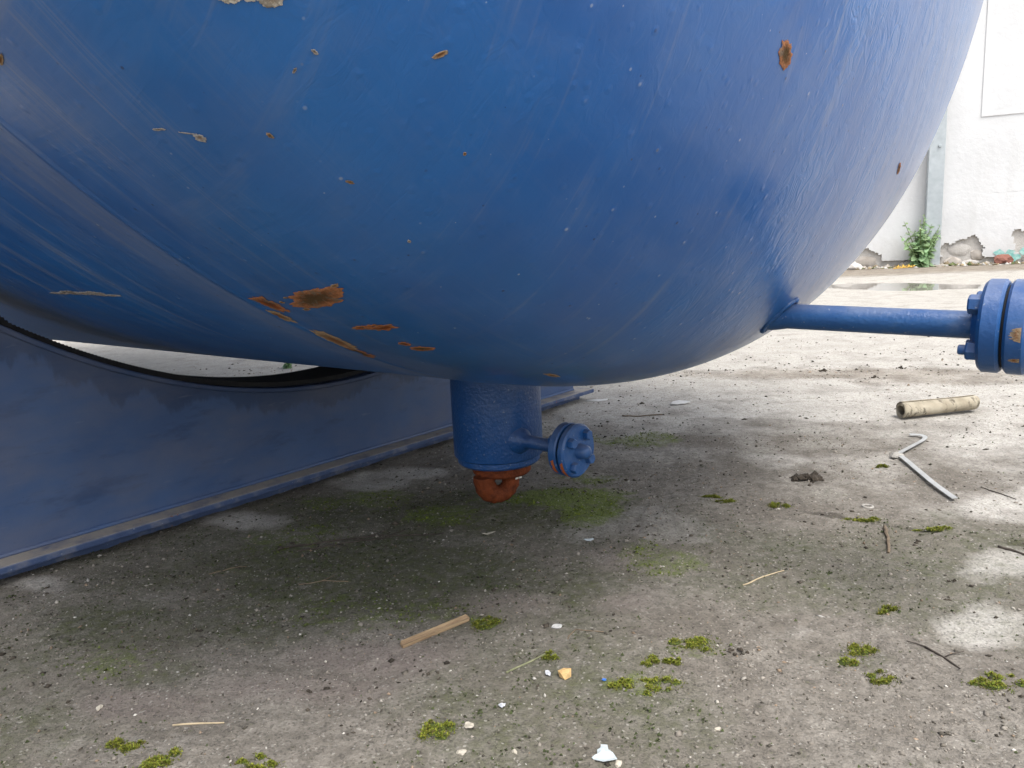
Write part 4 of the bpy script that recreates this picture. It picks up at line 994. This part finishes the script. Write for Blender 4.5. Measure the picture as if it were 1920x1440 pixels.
# moss tufts one can count
M_moss = Mat('moss_leaflet'); M_moss.set(color=M_moss.attr('tint'), rough=.8, spec=.15); M_moss = M_moss.m
def moss_clump(loc, rx, ry, h, seed, label, bright=1.0):
    r = np.random.default_rng(seed); root = bpy.data.objects.new('moss_tuft', None); col.objects.link(root); root.location = (loc[0], loc[1], gz1(*loc)); root.rotation_euler = (0, 0, r.random() * .8 - .4); rx *= 1.15; ry *= 1.15; h *= 1.2
    tag(root, label, 'moss', 'green moss tufts on the yard')
    nlobe = int(r.integers(7, 13)); lob = [(r.normal() * rx * .55, r.normal() * ry * .55, (.18 + .34 * r.random())) for _ in range(nlobe)]
    V_ = []; F_ = []; C_ = []; cnt = int(700 + 40000 * rx)
    for _ in range(cnt):
        lx, ly, ls = lob[r.integers(nlobe)]; a = r.random() * 6.28; d = abs(r.normal()) * .62 if r.random() < .85 else r.random() * 2.6
        x_, y_ = lx + math.cos(a) * d * rx * ls, ly + math.sin(a) * d * ry * ls
        z_ = h * ls * 1.1 * max(0, 1 - d * d) * (.5 + .7 * r.random()) + .0004
        s_ = (.0010 + .0020 * r.random() ** 1.5); aa = r.random() * 6.28; tl = .3 + 1.0 * r.random(); b = len(V_)
        dx, dy = math.cos(aa) * s_, math.sin(aa) * s_
        V_ += [(x_ - dy * .4, y_ + dx * .4, z_), (x_ + dy * .4, y_ - dx * .4, z_), (x_ + dx, y_ + dy, z_ + s_ * tl), (x_ - dx * .4, y_ - dy * .4, z_ + s_ * .5)]; F_ += [(b, b + 1, b + 2), (b, b + 3, b + 1)]
        g = (.55 + .95 * r.random()) * bright * (.62 if d > 1 else 1); yk = r.random() ** 1.5; br_ = r.random() < .12
        c_ = (.13 * g, .10 * g, .05 * g, 1) if br_ else ((.125 + .10 * yk) * g, (.165 + .05 * yk) * g, (.022 + .012 * yk) * g, 1); C_ += [c_] * 4
    me = make_mesh('leaflets', V_, F_, M_moss); color_attr(me, 'tint', C_); add('leaflets', me, root)
    q = MB()
    for lx, ly, ls in lob: V2, F2 = rock((lx, ly, 0), rx * ls * .85, ry * ls * .85, h * ls * .75, int(seed * 10 + ls * 100), 1, .25); q.put(V2, F2)
    q.build('soil_cushion', M_mossbase, root)
M_mossbase = simple('moss_base', (.035, .05, .012), (.07, .09, .02), 120, .95, .6, .003)
MC = [(.2621,1.055,.024,.018,.010,'yellow-green moss tuft just above a dark clod'), (.4899,1.0089,.028,.020,.013,'largest bright moss tuft at the lower right'), (.1282,.9518,.015,.012,.006,'thin moss tuft nearest the tiny blue flake'),
      (.1763,.9503,.017,.013,.006,'flat moss tuft one to the right of the tiny blue flake'), (.6296,.9151,.022,.015,.009,'moss tuft low at the right picture edge'), (-.1244,.8676,.017,.014,.010,'tall moss tuft left of the curled shell-like chip'),
      (-.0631,1.1388,.022,.013,.008,'deep green moss tuft at the end of the wood strip'), (-.3306,.8168,.018,.010,.009,'moss tuft cut by the bottom edge, left of centre'), (-.4538,.8305,.018,.010,.007,'moss tuft near the bottom left below the pale curved stalk'),
      (-.5145,.8664,.017,.010,.007,'leftmost small moss tuft near the bottom edge'), (.7141,1.5266,.022,.010,.006,'elongated moss tuft left of its twin near the small pale ring'), (.751,1.515,.018,.009,.005,'low moss tuft just above the thick brown stick'),
      (.6007,1.6256,.020,.012,.008,'moss tuft on the joint left of the small pale ring'), (.4932,1.6749,.022,.008,.006,'thin moss tuft in the joint, second from the left'), (.4632,1.7027,.020,.008,.005,'thin moss tuft in the joint, first from the left'),
      (.9625,1.887,.014,.010,.008,'lone small moss tuft left of the white strap'), (.8193,1.4557,.018,.008,.005,'flat moss tuft in the joint right of the thick brown stick'), (.8585,1.4475,.018,.009,.006,'rightmost moss tuft in the slab joint'),
      (.5943,1.1301,.016,.009,.004,'faint moss tuft left of the pale worn patch'), (.4866,.9313,.016,.010,.005,'small dull moss tuft below the largest bright one'), (.1900,1.008,.011,.009,.006,'little round moss tuft above the flat one'),
      (.2150,1.006,.010,.008,.005,'tiny moss dot right of the little round tuft'), (.0370,1.035,.008,.007,.005,'tiny moss dot on the greenish twig')]
for k, (lx, ly, rx, ry, h, lb) in enumerate(MC):
    moss_clump((lx, ly), rx, ry, h, 200 + k, lb, .8 if k in (6, 18, 19) else 1.0)

# ------------------------------------------------------------------ grit, crumbs and moss fuzz nobody could count
r = np.random.default_rng(21)
N = 125000
d = .55 + 3.9 * r.random(N) ** 1.15; a = r.uniform(-.95, .95, N)
gx_, gy_ = d * np.sin(a), d * np.cos(a)
al_, mo_, pa_, ba_, so_ = zones(gx_, gy_)
clump = fbm(gx_ * 6, gy_ * 6, 301, 4)
keep = r.random(N) < np.clip(.30 + 2.2 * (clump - .42) + .5 * so_ - .75 * pa_ - .35 * ba_, .05, 1)
gx_, gy_, d, al_, so_ = gx_[keep], gy_[keep], d[keep], al_[keep], so_[keep]; n = len(gx_)
pal = np.array([(.40, .37, .32), (.30, .27, .23), (.22, .195, .165), (.13, .115, .095), (.07, .062, .05), (.28, .21, .15), (.55, .52, .47)])
pick = r.choice(7, n, p=[.07, .16, .27, .26, .15, .07, .02])
size = np.clip(r.lognormal(math.log(.00115), .5, n), .0005, .0048) * (1 + .25 * np.maximum(d - 1, 0))
Pg = np.stack([gx_, gy_, gz(gx_, gy_)], 1)
grains('grit', Pg, size, pal[pick] * (.75 + .5 * r.random((n, 1))) * (1 - .55 * np.clip(al_, 0, 1))[:, None], 'fine gravel and grit strewn over the yard', .75, 31, .15)
# brighter sparse pebbles
N = 170; d = .6 + 3.2 * r.random(N); a = r.uniform(-.9, .9, N); gx_, gy_ = d * np.sin(a), d * np.cos(a)
grains('pale_grit', np.stack([gx_, gy_, gz(gx_, gy_)], 1), np.clip(r.lognormal(math.log(.0018), .4, N), .001, .005) * (1 + .15 * d), np.array([(.46, .44, .40)]) * (.7 + .45 * r.random((N, 1))), 'scattered small pale stone crumbs on the yard', .6, 33, .3)
# dark crumbs and leaf bits
N = 5200; d = .6 + 4.4 * r.random(N); a = r.uniform(-.9, .9, N); gx_, gy_ = d * np.sin(a), d * np.cos(a)
cl = fbm(gx_ * 4, gy_ * 4, 411, 4); kp = (cl > .52) | (dist_poly(gx_, gy_, JOINT) < .03) | (r.random(N) < .12); gx_, gy_, d = gx_[kp], gy_[kp], d[kp]; n = len(gx_)
grains('soil_crumbs', np.stack([gx_, gy_, gz(gx_, gy_)], 1), np.clip(r.lognormal(math.log(.0024), .45, n), .001, .008) * (1 + .12 * d), np.array([(.055, .046, .036)]) * (.5 + 1.1 * r.random((n, 1))), 'dark soil crumbs and leaf bits strewn over the yard', .55, 35, .25)
# moss fuzz
N = 90000; d = .6 + 2.4 * r.random(N); a = r.uniform(-.9, .9, N); gx_, gy_ = d * np.sin(a), d * np.cos(a)
al_, mo_, pa_, ba_, so_ = zones(gx_, gy_); cl = fbm(gx_ * 22, gy_ * 22, 511, 4)
pr = np.clip((mo_ * 1.0 + al_ * .45) * 2.9 * np.clip(cl - .42, 0, 1) * 2.4, 0, 1) + .004
kp = r.random(N) < pr; gx_, gy_, mo_, d = gx_[kp], gy_[kp], mo_[kp], d[kp]; n = len(gx_)
zz_ = gz(gx_, gy_); s_ = (.0010 + .0016 * r.random(n)) * (1 + .2 * d); aa = r.random(n) * 6.28
dx, dy = np.cos(aa) * s_, np.sin(aa) * s_
V_ = np.stack([np.stack([gx_ - dy, gy_ + dx, zz_ - .0003], 1), np.stack([gx_ + dy, gy_ - dx, zz_ - .0003], 1), np.stack([gx_ + dx * .9, gy_ + dy * .9, zz_ + s_ * (.7 + .6 * r.random(n))], 1), np.stack([gx_ - dx * .9, gy_ - dy * .9, zz_ + s_ * .5], 1)], 1).reshape(-1, 3)
F_ = (np.array([(0, 1, 2), (0, 3, 1)])[None] + (np.arange(n) * 4)[:, None, None]).reshape(-1, 3)
g = (.5 + .8 * r.random(n)); k_ = np.clip(mo_ * 1.3, 0, 1)
cc = np.stack([(.06 + .09 * k_) * g, (.075 + .115 * k_) * g, (.03 - .008 * k_) * g, np.ones(n)], 1)
me = make_mesh('moss_fuzz', V_, F_, M_moss); color_attr(me, 'tint', np.repeat(cc, 4, axis=0))
tag(add('moss_fuzz', me), 'thin green moss film growing in patches on the yard', None, kind='stuff')
